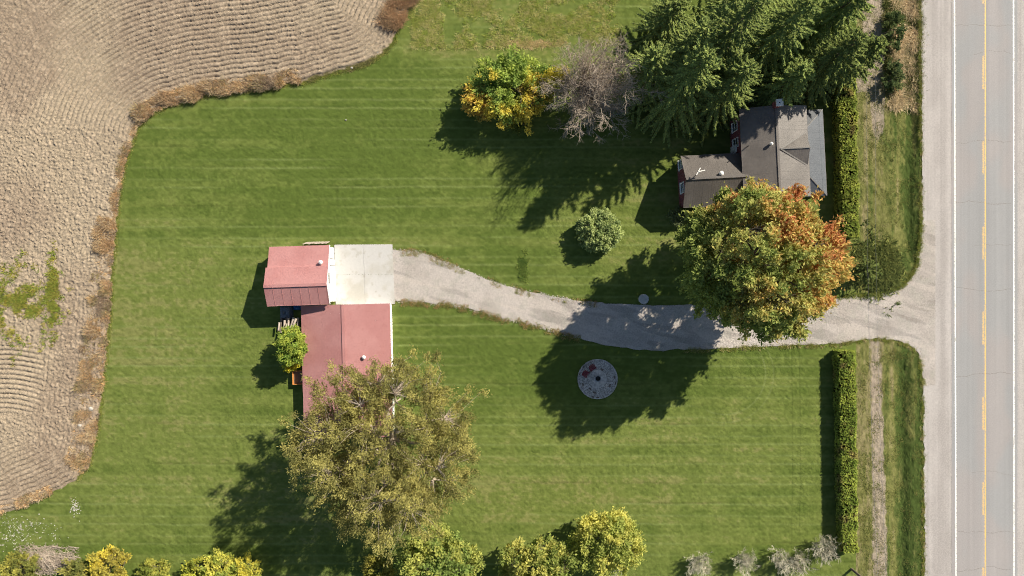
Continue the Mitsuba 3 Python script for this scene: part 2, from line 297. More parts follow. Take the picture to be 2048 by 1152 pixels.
for i, v0 in enumerate([52, 110, 288, 404, 488, 575, 572 + 180, 955, 1060, 1140]):
    r = np.random.default_rng(40 + i); us = np.arange(1909, 2026, 7.0); w = np.cumsum(r.normal(0, 1.6, len(us))); w -= np.linspace(w[0], w[-1], len(w)); sl = r.normal(0, 4)
    u0, u1 = (0, len(us)) if i % 3 != 1 else (len(us) // 3, len(us))
    part('road', 'sealed_crack', ribbon([plan(u, v0 + w[j] + sl * np.sin((u - 1909) / 60)) for j, u in enumerate(us)][u0:u1], [.07, .045, .06][i % 3], .084), 'crack_tar')
DRIVE_TOP = [(786, 500), (830, 502), (870, 514), (930, 540), (1000, 568), (1060, 583), (1160, 601), (1230, 607), (1330, 611), (1430, 608), (1540, 602), (1640, 598), (1690, 596), (1740, 592), (1780, 585), (1810, 570), (1830, 542), (1840, 505), (1845, 440)]
DRIVE_BOT = [(1848, 770), (1840, 718), (1825, 695), (1790, 680), (1745, 676), (1700, 684), (1640, 688), (1540, 692), (1400, 698), (1290, 700), (1200, 688), (1120, 665), (1060, 648), (1000, 634), (920, 613), (860, 605), (786, 602)]
dt, db = smooth_poly(plan_line(DRIVE_TOP), 8, .16, 11, closed=False), smooth_poly(plan_line(DRIVE_BOT), 8, .16, 12, closed=False)
structure('driveway', sheet(sg.Polygon(np.vstack([dt, [plan(1870, 440), plan(1870, 770)], db])).buffer(0), .068), 'gravel', 'pale gravel driveway curving from the road to the concrete slab')
def ragged(pts, j, s, n=8): return sg.Polygon(smooth_poly(plan_line(pts), n, j, s)).buffer(0)
pad = sg.Polygon(plan_line([(669, 489.5), (785, 488.5), (790, 608), (672, 609)]))
fpad = extrude(pad, .16, -.03)
slab_key = 'concrete_apron'; labels[slab_key] = {'kind': 'structure', 'label': 'pale concrete apron in front of the white garage'}
pu = plan_line([(669, 489.5), (785, 488.5), (790, 608), (672, 609)])
for i in range(2):
    for j in range(2):
        c = lambda a, b: (pu[0] * (1 - a) + pu[1] * a) * (1 - b) + (pu[3] * (1 - a) + pu[2] * a) * b
        g = sg.Polygon([c(i * .5, j * .5), c(i * .5 + .5, j * .5), c(i * .5 + .5, j * .5 + .5), c(i * .5, j * .5 + .5)]).buffer(-.009, join_style=2)
        part(slab_key, 'slab', extrude(g, .16, -.03), 'concrete')

# tilled field: furrows parallel to the edge of the lawn, broken into clods
fx = np.arange(-63, -9.5, .086); fy = np.arange(-36, 36, .086)
X, Y = np.meshgrid(fx, fy, indexing='ij')
fpoly = sg.Polygon(np.vstack([FIELD_EDGE, [[-1400, FIELD_EDGE[-1][1] - 60], [-1400, 900], [FIELD_EDGE[0][0] + 6, 900]]])).buffer(0)
inside = shapely.contains_xy(fpoly, X, Y)
dense = np.array(sg.LineString(FIELD_EDGE).segmentize(.06).coords)
d, _ = cKDTree(dense).query(np.c_[X.ravel(), Y.ravel()]); d = d.reshape(X.shape) * np.where(inside, 1, -1)
U, V = 1024 + X * K, 576 - Y * K
P3 = lambda s, o=0: np.stack([X * s + o, Y * s, 0 * X + o], -1)
wob = meshkit.fbm(P3(.35, 2), 3) - .5
arc = np.hypot(U - 10, V - 985) / K        # the headland turn in the south-west
sw = np.clip((120 - U) / 60, 0, 1) * np.clip((V - 670) / 40, 0, 1) * np.clip((845 - V) / 40, 0, 1)
phase = (d * (1 - (sw > .5)) + arc * (sw > .5)) / .565 + .09 * wob
calm = np.clip((285 - V) / 60, 0, 1) + np.clip((V - 860) / 60, 0, 1) * np.clip((V - 700 - U) / 60, 0, 1) + sw * 1.0 - .45 * np.clip((130 - U) / 90, 0, 1) * np.clip((330 - V) / 60, 0, 1)
calm = np.clip(np.clip(calm, 0, 1) * (.80 + .4 * meshkit.fbm(P3(.25, 5), 2)), 0, 1)
clod = meshkit.fbm(np.stack([X * 4.4 + Y * 1.3, Y * 4.9 - X * 1.0, 0 * X], -1), 4) - .5
clod2 = meshkit.fbm(P3(6.0, 9), 2) - .5
fr_ = (phase - np.floor(phase) - .5) * .565; ridge = .45 - 1.9 * np.exp(-(fr_ / .105) ** 2) * (.65 + .7 * meshkit.noise(P3(1.3, 3), 4))
H = .25 + (.012 + .070 * calm) * ridge + (.29 - .22 * calm) * clod + (.14 - .05 * calm) * clod2
H = -.04 + np.clip(d / .45, 0, 1) * H * 1.0 + np.clip(d / .45, 0, 1) * .02
fm = grid_mesh(X, Y, H, inside | (d > -.3))
far = sheet(fpoly.difference(sg.box(-62.9, -35.9, -9.6, 35.8)), .06)
structure('field', join([fm, far]), 'tilled_soil', 'tilled brown field with curved furrows around the yard', smooth=40)
r = np.random.default_rng(5)
s = r.uniform([-62, -34], [-12, 35], (90000, 2)); ok = shapely.contains_xy(fpoly, s[:, 0], s[:, 1]); s = s[ok][:22000]
ix, iy = np.clip(((s[:, 0] + 63) / .086).astype(int), 0, len(fx) - 1), np.clip(((s[:, 1] + 36) / .086).astype(int), 0, len(fy) - 1)
a = r.uniform(0, np.pi, len(s)); z = H[ix, iy] + .025
m, c = leaf_mesh(np.c_[s, z], np.c_[np.cos(a), np.sin(a), r.normal(0, .2, len(s))], np.tile([0, 0, 1.], (len(s), 1)) + r.normal(0, .2, (len(s), 3)), r.uniform(.12, .38, len(s)), r.uniform(.025, .06, len(s)), np.array([.46, .38, .28]) * r.uniform(.7, 1.25, (len(s), 1)))
stuff('straw', m, 'needle', 'scattered straw and stalks on the tilled field', 'straw', color=c)

# ------------------------------------------------------------------ buildings
def roof_side(fr, roof, poly3, bsdf, pw=.93, rib=.232, rh=.006, th=.03):
    """One roof slope as separate ribbed metal panels. poly3: its outline, the first two points the eave."""
    p = np.asarray(poly3, float); o = p[0]; a = unit(p[1] - p[0]); nrm = unit(np.cross(a, p[2] - p[0]))
    if nrm[2] < 0: nrm = -nrm
    b = np.cross(nrm, a)
    if (p[2] - o) @ b < 0: b = -b
    q = sg.Polygon([((x - o) @ a, (x - o) @ b) for x in p]); x0, y0, x1, y1 = q.bounds
    T = np.eye(4); T[:3, 0], T[:3, 1], T[:3, 2], T[:3, 3] = a, b, np.cross(a, b), o
    flip = T[:3, 2] @ nrm < 0
    n = max(1, round((x1 - x0) / pw))
    for i in range(n):
        l, h = x0 + (x1 - x0) * i / n, x0 + (x1 - x0) * (i + 1) / n
        g = q.intersection(sg.box(l + .0008, y0 - 1, h - .0008, y1 + 1))
        if g.is_empty or g.area < .02: continue
        ms = [extrude(g, th, -th if not flip else 0)]
        for x in np.arange(l + .05, h - .01, rib):
            w = .055 if x < l + .06 else .035
            e = g.intersection(sg.box(x - w / 2, y0 - 1, x + w / 2, y1 + 1))
            if not e.is_empty and e.area > .004:
                hh = rh * (1.7 if x < l + .06 else 1.0)
                ms.append(extrude(e, hh, 0 if not flip else -hh))
        m = join(ms)
        if flip:
            v = m.vertices.copy(); m.vertices = v
        m.apply_transform(T)
        if np.linalg.det(T[:3, :3]) < 0: m.invert()
        fr.part(roof, 'panel', m, bsdf)
def bar(p, q, w, h):
    """A square bar between two points."""
    p, q = np.asarray(p, float), np.asarray(q, float); L = np.linalg.norm(q - p); d = (q - p) / L
    s = unit(np.cross(d, [0, 0, 1.]) if abs(d[2]) < .99 else np.array([1., 0, 0])); u = np.cross(s, d)
    m = trimesh.creation.box(extents=[L, w, h]); T = np.eye(4); T[:3, 0], T[:3, 1], T[:3, 2], T[:3, 3] = d, s, u, (p + q) / 2; m.apply_transform(T); return m
def prism(poly2, axis, a0, a1):
    """Extrudes an outline given in (horizontal, z) along x or y."""
    m = trimesh.creation.extrude_polygon(sg.Polygon(poly2), a1 - a0, engine='earcut'); v = m.vertices
    m.vertices = np.c_[v[:, 2] + a0, v[:, 0], v[:, 1]] if axis == 'x' else np.c_[v[:, 0], v[:, 2] + a0, v[:, 1]]
    m.fix_normals(); return m
def window(fr, b, side, c, z0, w, h, at, name='window'):
    """A window on a wall that faces -x or +x (side) with its frame proud of the wall."""
    s = -1 if side == 'w' else 1
    xs = sorted([at, at + s * .07]); t = .09
    f = join([box(xs[0], xs[1], c - w / 2, c + w / 2, z0, z0 + t), box(xs[0], xs[1], c - w / 2, c + w / 2, z0 + h - t, z0 + h), box(xs[0], xs[1], c - w / 2, c - w / 2 + t, z0 + t, z0 + h - t), box(xs[0], xs[1], c + w / 2 - t, c + w / 2, z0 + t, z0 + h - t), box(xs[0], xs[1], c - w / 2 + t, c + w / 2 - t, z0 + h / 2 - .03, z0 + h / 2 + .03)])
    key = fr.part(b, name, f, 'white_paint')
    ps = sorted([at + s * .01, at + s * .03]); fr.part(key, 'pane', box(ps[0], ps[1], c - w / 2 + t, c + w / 2 - t, z0 + t, z0 + h - t), 'glass_pane')
    ss = sorted([at, at + s * .14]); fr.part(key, 'sill', box(ss[0], ss[1], c - w / 2 - .06, c + w / 2 + .06, z0 - .08, z0 - .003), 'white_paint')

# garage
G = Frame(612, 571, 1.9)
garage = thing('garage', 'white garage with a salmon red metal roof beside the concrete apron', 'garage')
xw, xe = -60.5 * k, 60 * k; rz, ez, jz, lz, nz = 4.0, 3.05, 3.12, 2.88, 2.05; ys, yj, yn = -38 * k, 36 * k, 77 * k
G.part(garage, 'wall', prism([(ys + .28, 0), (yj, 0), (yj, jz - .06), (0, rz - .08), (ys + .28, ez + .06)], 'x', xw + .22, xe - .02), 'white_siding', smooth=False)
G.part(garage, 'wall', prism([(yj + .003, 0), (yn - .2, 0), (yn - .2, nz - .01), (yj + .003, lz - .06)], 'x', xw + .3, xe - .09), 'white_siding', 'lower lean-to wall on the north side')
roof = G.part(garage, 'roof', join([bar((xw, 0, rz + .03), (xe, 0, rz + .03), .34, .05), bar((xw + .02, ys, ez - .05), (xe - .02, ys, ez - .05), .05, .14), bar((xw, yj - .02, jz - .12), (xe, yj - .02, jz - .12), .04, .2)]), 'faded_red_metal')
roof_side(G, roof, [(xe, ys, ez), (xw, ys, ez), (xw, 0, rz), (xe, 0, rz)], 'faded_red_metal', .95, 2.0, .018)
roof_side(G, roof, [(xw, yj, jz), (xe, yj, jz), (xe, 0, rz), (xw, 0, rz)], 'faded_red_metal')
roof_side(G, roof, [(xw + .1, yn, nz), (xe - .07, yn, nz), (xe - .07, yj - .05, lz), (xw + .1, yj - .05, lz)], 'faded_red_metal')
G.part(garage, 'trim', join([bar((xe + .02, ys, ez - .06), (xe + .02, 0, rz - .06), .04, .16), bar((xe + .02, yj, jz - .06), (xe + .02, 0, rz - .06), .04, .16), bar((xe - .05, yj + .02, lz - .1), (xe - .05, yn, nz - .07), .04, .14)]), 'white_paint')
ge = xe - .02
dr_key = G.part(garage, 'overhead_door', join([box(ge, ge + .035, ys + .75, yj - .55, .05 + i * .55, .57 + i * .55) for i in range(4)]), 'white_paint')
G.part(dr_key, 'painted_gap_shade', box(ge, ge + .03, ys + .6, yj - .4, -.02, .06), 'dark_trim')  # dark strip painting in the shadow gap along the foot of the door
dk = G.part(garage, 'side_door', box(xe - .09, xe - .05, yj + .12, yj + .84, .06, 2.0), 'white_paint', 'narrow white door in the lean-to wall')
G.part(dk, 'jamb', join([box(xe - .09, xe - .02, yj + .03, yj + .11, .0, 2.25), box(xe - .09, xe - .02, yj + .85, yj + .92, .0, 2.12)]), 'grey_metal')
G.part(garage, 'louvre', join([box(ge, ge + .05, .1, 1.35, 2.78, 3.2)] + [box(ge + .05, ge + .065, .12, 1.33, 2.81 + i * .08, 2.85 + i * .08) for i in range(5)]), 'grey_metal', 'grey louvre high in the gable')
def turbine(fr, b, x, y, z, s=1.0):
    vk = fr.part(b, 'roof_vent', join([cyl(x, y, z - .25, z + .18, .13 * s, 16), cyl(x, y, z + .18, z + .30, .24 * s, 20), cyl(x, y, z + .30, z + .42, .24 * s, 20, .06 * s)]), 'white_paint')
    fr.part(vk, 'vanes', join([box(x - .235 * s, x + .235 * s, y - .012, y + .012, z + .05, z + .18), box(x - .012, x + .012, y - .235 * s, y + .235 * s, z + .05, z + .18)]), 'dark_trim')
turbine(G, garage, 46 * k, 43 * k, 2.95)

# long barn
B = Frame(705, 745, 1.4)
barn = thing('barn', 'long low barn with a salmon red metal roof south of the garage', 'barn')
bw, be, bn, bs = -91 * k, 84 * k, 137 * k, -123 * k; rx = -5 * k; wz, rz2, ez2 = 1.65, 2.6, 1.95
B.part(barn, 'wall', prism([(bw + .25, 0), (be - .12, 0), (be - .12, ez2 - .02), (rx, rz2 - .09), (bw + .25, wz + .03)], 'y', bs + .2, bn - .15), 'white_siding')
roof = B.part(barn, 'roof', join([bar((rx, bs, rz2 + .03), (rx, bn, rz2 + .03), .36, .05), bar((bw, bs, wz - .06), (bw, bn, wz - .06), .04, .12)]), 'faded_red_metal')
roof_side(B, roof, [(bw, bn, wz), (bw, bs, wz), (rx, bs, rz2), (rx, bn, rz2)], 'faded_red_metal')
roof_side(B, roof, [(be, bs, ez2), (be, bn, ez2), (rx, bn, rz2), (rx, bs, rz2)], 'faded_red_metal')
B.part(barn, 'fascia', join([box(be + .002, be + .03, bs, bn, ez2 - .2, ez2 + .005)]), 'white_paint', 'white fascia along the east eave')
turbine(B, barn, 33 * k, 34 * k, 2.35, .9)

# farmhouse
H_ = Frame(1520, 320, 2.9)
house = thing('farmhouse', 'red brick farmhouse with dark grey metal roofs under the tall spruces', 'house')
mx0, mx1, my0, my1 = -63 * k, 63 * k, -86 * k, 85 * k; mz, mr = 4.6, 5.5
H_.part(house, 'wall', prism([(mx0 + .35, 0), (mx1 - .35, 0), (mx1 - .35, mz + .06), (0, mr - .1), (mx0 + .35, mz + .06)], 'y', my0 + .35, my1 - .35), 'red_brick')
roof = H_.part(house, 'roof', join([bar((-.02, my0, mr + .03), (-.02, my1, mr + .03), .26, .05), bar((mx0, my0, mz - .07), (mx0, my1, mz - .07), .04, .15), bar((mx1, my0, mz - .07), (mx1, my1, mz - .07), .04, .15)]), 'dark_metal')
roof_side(H_, roof, [(mx0, my1, mz), (mx0, my0, mz), (0, my0, mr), (0, my1, mr)], 'dark_metal', .92, .23, .005)
roof_side(H_, roof, [(mx1, my0, mz), (mx1, my1, mz), (0, my1, mr), (0, my0, mr)], 'dark_metal', .92, .46, .006)
gx1 = 60 * k; gz = 5.44; gy = 3 * k; hw = 30 * k
xs_ = (mr - gz) / (mr - mz) * mx1
H_.part(house, 'dormer_wall', prism([(gy - hw + .25, mz - .6), (gy + hw - .25, mz - .6), (gy + hw - .25, mz + .08), (gy, gz - .12), (gy - hw + .25, mz + .08)], 'x', 1.0, gx1 - .3), 'red_brick')
for sgn in (1, -1):
    e = [(gx1, gy + sgn * hw, mz), (mx1 * .999, gy + sgn * hw, mz), (xs_, gy, gz), (gx1, gy, gz)]
    roof_side(H_, roof, [(gx1 + .001, gy + sgn * hw, mz + .035), (mx1 - .3, gy + sgn * hw, mz + .035), (xs_, gy, gz + .035), (gx1 + .001, gy, gz + .035)], 'dark_metal', .92, .23, .005)
H_.part(roof, 'flashing', join([bar((mx1 - .35, gy + s * hw, mz + .10), (xs_, gy, gz + .10), .14, .03) for s in (1, -1)] + [bar((xs_, gy, gz + .09), (gx1, gy, gz + .09), .12, .03)]), 'flashing_metal')
# front porch
pt, pe, pz1, pz0 = 57 * k, 108 * k, 3.9, 2.75; py0, py1 = -83 * k, 84 * k; hp = 46 * k
roof2 = H_.part(house, 'porch_roof', join([bar((pe, py1, pz0 + .04), (pt + .1, py1 - hp, pz1 + .04), .09, .03), bar((pe, py0, pz0 + .04), (pt + .1, py0 + hp, pz1 + .04), .09, .03), bar((pe + .02, py0, pz0 - .06), (pe + .02, py1, pz0 - .06), .05, .12)]), 'flashing_metal', 'paler blue grey hipped roof of the front porch')
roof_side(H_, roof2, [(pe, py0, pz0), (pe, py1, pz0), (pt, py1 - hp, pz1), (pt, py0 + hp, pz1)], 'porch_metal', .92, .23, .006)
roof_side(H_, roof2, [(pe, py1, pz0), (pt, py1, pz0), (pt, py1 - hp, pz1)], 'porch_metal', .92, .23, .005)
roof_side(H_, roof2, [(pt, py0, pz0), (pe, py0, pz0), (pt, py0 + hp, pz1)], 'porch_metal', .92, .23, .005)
H_.part(house, 'porch_floor', box(pt - .35, pe - .3, py0 + .3, py1 - .3, 0, .35), 'weathered_wood')
for yy in np.linspace(py0 + .5, py1 - .5, 5): H_.part(house, 'porch_post', box(pe - .45, pe - .3, yy - .075, yy + .075, .35, pz0 - .03), 'white_paint')
# kitchen wing
ax, an, as_, ay = -171 * k, 6.5 * k, -92.5 * k, -42 * k; az, ar = 3.0, 4.75
H_.part(house, 'wing_wall', prism([(as_ + .3, 0), (an - .3, 0), (an - .3, az + .08), (ay, ar - .12), (as_ + .3, az + .08)], 'x', ax + .3, mx0 + .34), 'red_brick')
roof3 = H_.part(house, 'wing_roof', join([bar((ax, ay, ar + .03), (-54 * k, ay, ar + .03), .26, .05), bar((ax, an, az - .06), (mx0 + .3, an, az - .06), .05, .14), bar((ax, as_, az - .06), (mx0 + .3, as_, az - .06), .05, .14), bar((ax, an, az - .03), (ax, ay, ar - .03), .05, .12), bar((ax, as_, az - .03), (ax, ay, ar - .03), .05, .12)]), 'dark_metal')
roof_side(H_, roof3, [(mx0 + .3, an, az), (ax, an, az), (ax, ay, ar), (-54 * k, ay, ar)], 'dark_metal', .92, .23, .005)
roof_side(H_, roof3, [(ax, as_, az), (mx0 + .3, as_, az), (-54 * k, ay, ar), (ax, ay, ar)], 'dark_metal', .92, .23, .005)
window(H_, house, 'w', -6 * k, .9, 1.1, 1.5, ax + .3); window(H_, house, 'w', -52 * k, 1.2, 1.25, 1.5, ax + .3)
window(H_, house, 'w', 62 * k, 1.0, 1.1, 1.7, mx0 + .35); window(H_, house, 'w', 30 * k, 1.0, 1.1, 1.7, mx0 + .35)
dk = H_.part(house, 'door', box(mx0 + .27, mx0 + .35, 12 * k, 12 * k + .9, .1, 2.1), 'white_paint', 'white back door'); H_.part(dk, 'handle', box(mx0 + .22, mx0 + .27, 12 * k + .1, 12 * k + .15, 1.0, 1.06), 'grey_metal')
ck = H_.part(house, 'chimney', box(-.36, .24, my1 - .35, my1 + .25, 0, 6.6), 'red_brick')
H_.part(ck, 'flue', box(-.13, .01, my1 - .12, my1 + .02, 6.602, 6.62), 'black_steel')
H_.part(ck, 'cap', join([box(-.44, .32, my1 - .43, my1 - .12, 6.603, 6.72), box(-.44, .32, my1 + .02, my1 + .33, 6.603, 6.72), box(-.44, -.13, my1 - .12, my1 + .02, 6.603, 6.72), box(.01, .32, my1 - .12, my1 + .02, 6.603, 6.72)]), 'white_paint', 'pale square chimney cap with a dark flue')
turbine(H_, house, -13 * k, 13 * k, 5.4, .75)
H_.part(house, 'vent_pipe', cyl(-54 * k, 12 * k, 4.6, 5.5, .05, 12), 'dark_trim')
H_.part(house, 'vent_pipe', join([cyl(-104 * k, -35 * k, 4.4, 4.9, .2, 18), cyl(-104 * k, -35 * k, 4.9, 5.0, .24, 18, .1)]), 'white_paint', 'round white vent on the wing roof')
H_.part(house, 'aerial', join([bar((-148 * k, -33 * k, 4.4), (-148 * k, -33 * k, 5.6), .06, .06), bar((-155 * k, -38 * k, 5.6), (-147 * k, -25 * k, 5.6), .09, .06), bar((-151 * k, -32 * k, 5.65), (-139 * k, -30 * k, 5.65), .09, .06)]), 'white_paint', 'white T shaped aerial on the wing roof')

# ------------------------------------------------------------------ trees
def broadleaf(name, label, base, height, zc, R, Rz, n_clump, n_leaf, leaf, sigma, colour, trunk_r, seed, group=None, squash=(1, 1), lobes=.25, cat='tree', bsdf='leaf', shell=.45, offset=(0, 0), limb_n=11, up=.45, ratio=.5, low=-.55, wood='bark'):
    r = np.random.default_rng(seed); key = thing(name, label, cat, group); bx, by = plan(*base); c = np.array([bx + offset[0], by + offset[1], zc])
    tr, br = Tubes(8), Tubes(4)
    top = np.array([c[0], c[1], zc + .25 * Rz]); t = np.linspace(0, 1, 7)[:, None]
    tp = np.array([bx, by, -.1]) * (1 - t) + top * t + np.c_[r.normal(0, .12, (7, 2)) * min(1, R / 4), np.zeros(7)]; tp[0, :2] = bx, by
    tr.add(tp, trunk_r * (1.25 - 1.0 * t[:, 0]))
    nodes = [tp[i] for i in range(3, 7)]
    for i in range(limb_n):
        ph = i * 2.399 + r.normal(0, .2); el = (i + .5) / limb_n; zz = -.35 + 1.15 * el; rr = math.sqrt(max(.05, 1 - zz * zz)) * .78
        tgt = c + [rr * R * squash[0] * math.cos(ph), rr * R * squash[1] * math.sin(ph), zz * Rz * .8]
        s0 = tp[3] * (1 - el) + tp[6] * el; s0 = tp[2] * (1 - el) + tp[5] * el
        q = np.linspace(0, 1, 8)[:, None]; mid = (s0 + tgt) / 2 + [0, 0, .12 * R] + r.normal(0, .06 * R, 3)
        pts = (1 - q) ** 2 * s0 + 2 * q * (1 - q) * mid + q * q * tgt + r.normal(0, .025 * R, (8, 3)) * (q > 0)
        br.add(pts, trunk_r * (.5 - .38 * q[:, 0])); nodes += list(pts[2:])
    nodes = np.array(nodes)
    d = unit(r.normal(size=(n_clump * 3, 3))); d = d[d[:, 2] > low][:n_clump]
    lump = 1 + lobes * 2 * (meshkit.fbm(d * 2.3 + seed, 3) - .5) + lobes * .8 * (meshkit.noise(d * 7 + seed) - .5)
    rad = (shell ** 3 + (1 - shell ** 3) * r.uniform(0, 1, len(d))) ** (1 / 3) * lump
    cl = c + d * rad[:, None] * [R * squash[0], R * squash[1], Rz]; cl[:, 2] = np.maximum(cl[:, 2], .25)
    _, ni = cKDTree(nodes).query(cl)
    for p, i in zip(cl, ni):
        a = nodes[i]; br.add(np.array([a, (a + p) / 2 + r.normal(0, .08, 3) * np.linalg.norm(p - a), p]), [trunk_r * .11 + .012, .02, .01])
    part(key, 'trunk', tr.mesh(), 'bark', smooth=True); part(key, 'branches', br.mesh(), wood)
    N = len(cl) * n_leaf; tw = unit(d + r.normal(0, .5, d.shape) + [0, 0, .35])
    tt = r.uniform(-.2, 1, N)[:, None]
    pos = np.repeat(cl, n_leaf, 0) + np.repeat(tw, n_leaf, 0) * tt * sigma * 1.7 + r.normal(0, sigma * .55, (N, 3)) * [1, 1, .75]; pos[:, 2] = np.maximum(pos[:, 2], .06)
    out = np.repeat(tw, n_leaf, 0)
    ax = out * .9 + r.normal(0, .55, (N, 3)); nr = np.array([0, 0, up]) + .5 * out + r.normal(0, .45, (N, 3))
    s = leaf * r.uniform(.65, 1.35, N)
    col = colour(pos, (pos - c) / [R, R, Rz], r, np.repeat(r.uniform(0, 1, len(cl)), n_leaf))
    m, vc = leaf_mesh(pos, ax, nr, s, s * ratio, col * 2.2 * r.uniform(.75, 1.25, (N, 1)))
    part(key, 'crown', m, bsdf, color=vc)
    return key
def lerp(a, b, t): return np.asarray(a) * (1 - t) + np.asarray(b) * t
def sstep(a, b, x): t = np.clip((x - a) / (b - a), 0, 1); return (t * t * (3 - 2 * t))[:, None]
def two_tone(a, b, scale=.5, seed=0, lo=.35, hi=.65):
    def f(pos, loc, r, cr):
        n = meshkit.fbm(pos * scale + seed, 3) + .3 * (cr - .5); return lerp(a, b, sstep(lo, hi, n))
    return f
def maple_colour(pos, loc, r, cr):
    n = meshkit.fbm(pos * .35 + 3, 3); w = .42 * loc[:, 0] + .18 * loc[:, 1] + .16 * loc[:, 2] - .05 + 1.3 * (n - .5) + .45 * (cr - .5)
    c = lerp((.130, .160, .046), (.245, .232, .075), sstep(-.40, .22, w))
    c = lerp(c, (.290, .178, .060), sstep(.02, .66, w + .7 * (r.uniform(0, 1, len(w)) - .5)))
    red = sstep(.50, .95, w + .35 * loc[:, 1] + .5 * (cr - .5) + .5 * (r.uniform(0, 1, len(w)) - .5)); return lerp(c, (.27, .112, .055), .85 * red)

broadleaf('maple_tree', 'large round maple turning green, orange and red over the driveway', (1451, 529), 19, 10.4, 7.5, 7.9, 900, 84, .39, .46, maple_colour, .42, 11, lobes=.26, shell=.64, low=-.75, ratio=.5)
broadleaf('locust_tree', 'large open olive leaved tree overhanging the south end of the barn', (800, 858), 15, 9.6, 8.8, 5.0, 1000, 102, .28, .44, two_tone((.105, .102, .036), (.215, .198, .068), .6, 4), .38, 12, lobes=.5, shell=.38, ratio=.30, limb_n=16, wood='pale_twig')
def garden_colour(pos, loc, r, cr):
    n = meshkit.fbm(pos * .55 + 8, 3); side = np.abs(loc[:, 0]) * .5 - .35 * loc[:, 1] + 1.6 * (n - .5) + .3 * (cr - .5)
    c = lerp((.105, .155, .04), (.20, .24, .055), sstep(-.3, .25, n * 2 - 1)); return lerp(c, (.34, .285, .055), sstep(.32, .62, side))
broadleaf('garden_tree', 'green tree with yellow patches in the middle of the upper lawn clump', (1022, 188), 5, 2.6, 3.7, 2.3, 260, 55, .34, .42, garden_colour, .16, 13, lobes=.5, squash=(1.15, .95))
broadleaf('golden_tree', 'small golden orange tree at the left of the upper lawn clump', (962, 212), 3.8, 2.0, 1.75, 1.7, 90, 50, .30, .34, two_tone((.18, .15, .04), (.34, .235, .06), .8, 2), .1, 14, lobes=.4)
broadleaf('yellow_tree', 'small yellow tree between the garden tree and the bare tree', (1108, 180), 4.2, 2.4, 1.6, 1.8, 85, 50, .30, .32, two_tone((.17, .17, .035), (.34, .29, .05), .8, 6), .1, 15, lobes=.3)
broadleaf('amber_tree', 'small amber tree with rusty leaves in front of the garden tree', (1068, 196), 4.0, 2.2, 1.5, 1.7, 60, 46, .28, .32, two_tone((.16, .13, .045), (.33, .26, .06), .9, 9), .09, 16, lobes=.4)
broadleaf('small_bush', 'low green bush at the foot of the upper lawn clump', (1035, 240), 2, 1.0, 1.5, .9, 45, 45, .26, .3, two_tone((.07, .09, .022), (.20, .19, .04), .9, 5), .05, 17, cat='bush', limb_n=6)
broadleaf('round_shrub', 'round clipped grey green shrub alone on the lawn', (1196, 464), 2.8, 1.3, 2.35, 1.35, 330, 48, .22, .22, two_tone((.125, .16, .068), (.24, .275, .115), 1.2, 3), .1, 18, lobes=.16, shell=.7, cat='shrub', ratio=.6)
broadleaf('barnside_tree', 'bright yellow green small tree against the west wall of the barn', (598, 689), 4.5, 2.5, 1.45, 1.8, 130, 60, .28, .28, two_tone((.10, .15, .03), (.20, .23, .045), .8, 3), .1, 19, lobes=.28, squash=(.9, 1.25))
broadleaf('barnside_bush', 'small yellow bush at the foot of the tree against the barn', (590, 723), 2.2, 1.6, .75, .9, 36, 50, .24, .22, two_tone((.2, .19, .02), (.34, .30, .03), .9, 8), .05, 20, cat='bush', limb_n=5)
broadleaf('boundary_tree', 'yellow green tree at the right of the three along the south edge', (1206, 1058), 7, 4.0, 3.3, 2.9, 280, 55, .34, .4, two_tone((.17, .195, .05), (.29, .28, .075), .5, 1), .18, 21, lobes=.34, squash=(1.15, .9))
broadleaf('boundary_tree', 'green and yellow tree in the middle of the three along the south edge', (1074, 1102), 7.0, 4.4, 3.3, 3.0, 270, 55, .34, .4, two_tone((.12, .15, .04), (.26, .25, .07), .5, 7), .18, 22, lobes=.34, squash=(1.2, .9))
broadleaf('boundary_tree', 'mid green tree at the left of the three along the south edge', (882, 1104), 7.5, 4.6, 4.2, 3.3, 360, 55, .34, .42, two_tone((.11, .15, .042), (.22, .23, .062), .5, 4), .2, 23, lobes=.3)
for i, (u, v, R, h, a, b, lab) in enumerate([
    (452, 1128, 1.9, 3.6, (.15, .18, .04), (.30, .285, .06), 'yellow green bush, tallest of the row on the south boundary'),
    (500, 1135, 1.6, 3.0, (.18, .19, .04), (.33, .30, .055), 'yellow bush at the right end of the south boundary row'),
    (405, 1138, 1.5, 2.6, (.11, .13, .025), (.24, .24, .04), 'yellow green bush left of the tallest one on the south boundary'),
    (318, 1142, 1.5, 2.2, (.10, .12, .025), (.2, .2, .045), 'low olive green bush between the golden bush and the south boundary row'),
    (232, 1127, 2.0, 3.0, (.19, .17, .04), (.34, .29, .05), 'golden yellow bush beside the brush pile'),
    (165, 1140, 1.5, 2.0, (.09, .10, .03), (.18, .17, .05), 'dull green bush between the golden bush and the brush pile'),
    (52, 1134, 1.9, 2.2, (.10, .11, .03), (.20, .19, .045), 'olive green bush in the lower left corner'),
    (760, 1134, 1.6, 2.4, (.14, .14, .03), (.22, .2, .05), 'dull olive bush under the edge of the large open tree')]):
    broadleaf('boundary_bush', lab, (u, v), h, h * .5, R, h * .5, int(46 * R), 48, .3, .3, two_tone(a, b, .8, i), .06, 60 + i, 'bushes along the south boundary', cat='bush', lobes=.4, limb_n=6)
broadleaf('verge_bush', 'dark green bush upper of the two beside the ditch reeds', (1779, 66), 2, .9, 1.3, .9, 55, 44, .26, .25, two_tone((.035, .055, .024), (.075, .095, .035), .9, 2), .05, 31, 'bushes beside the ditch reeds', cat='bush', limb_n=6, squash=(.7, 1.5))
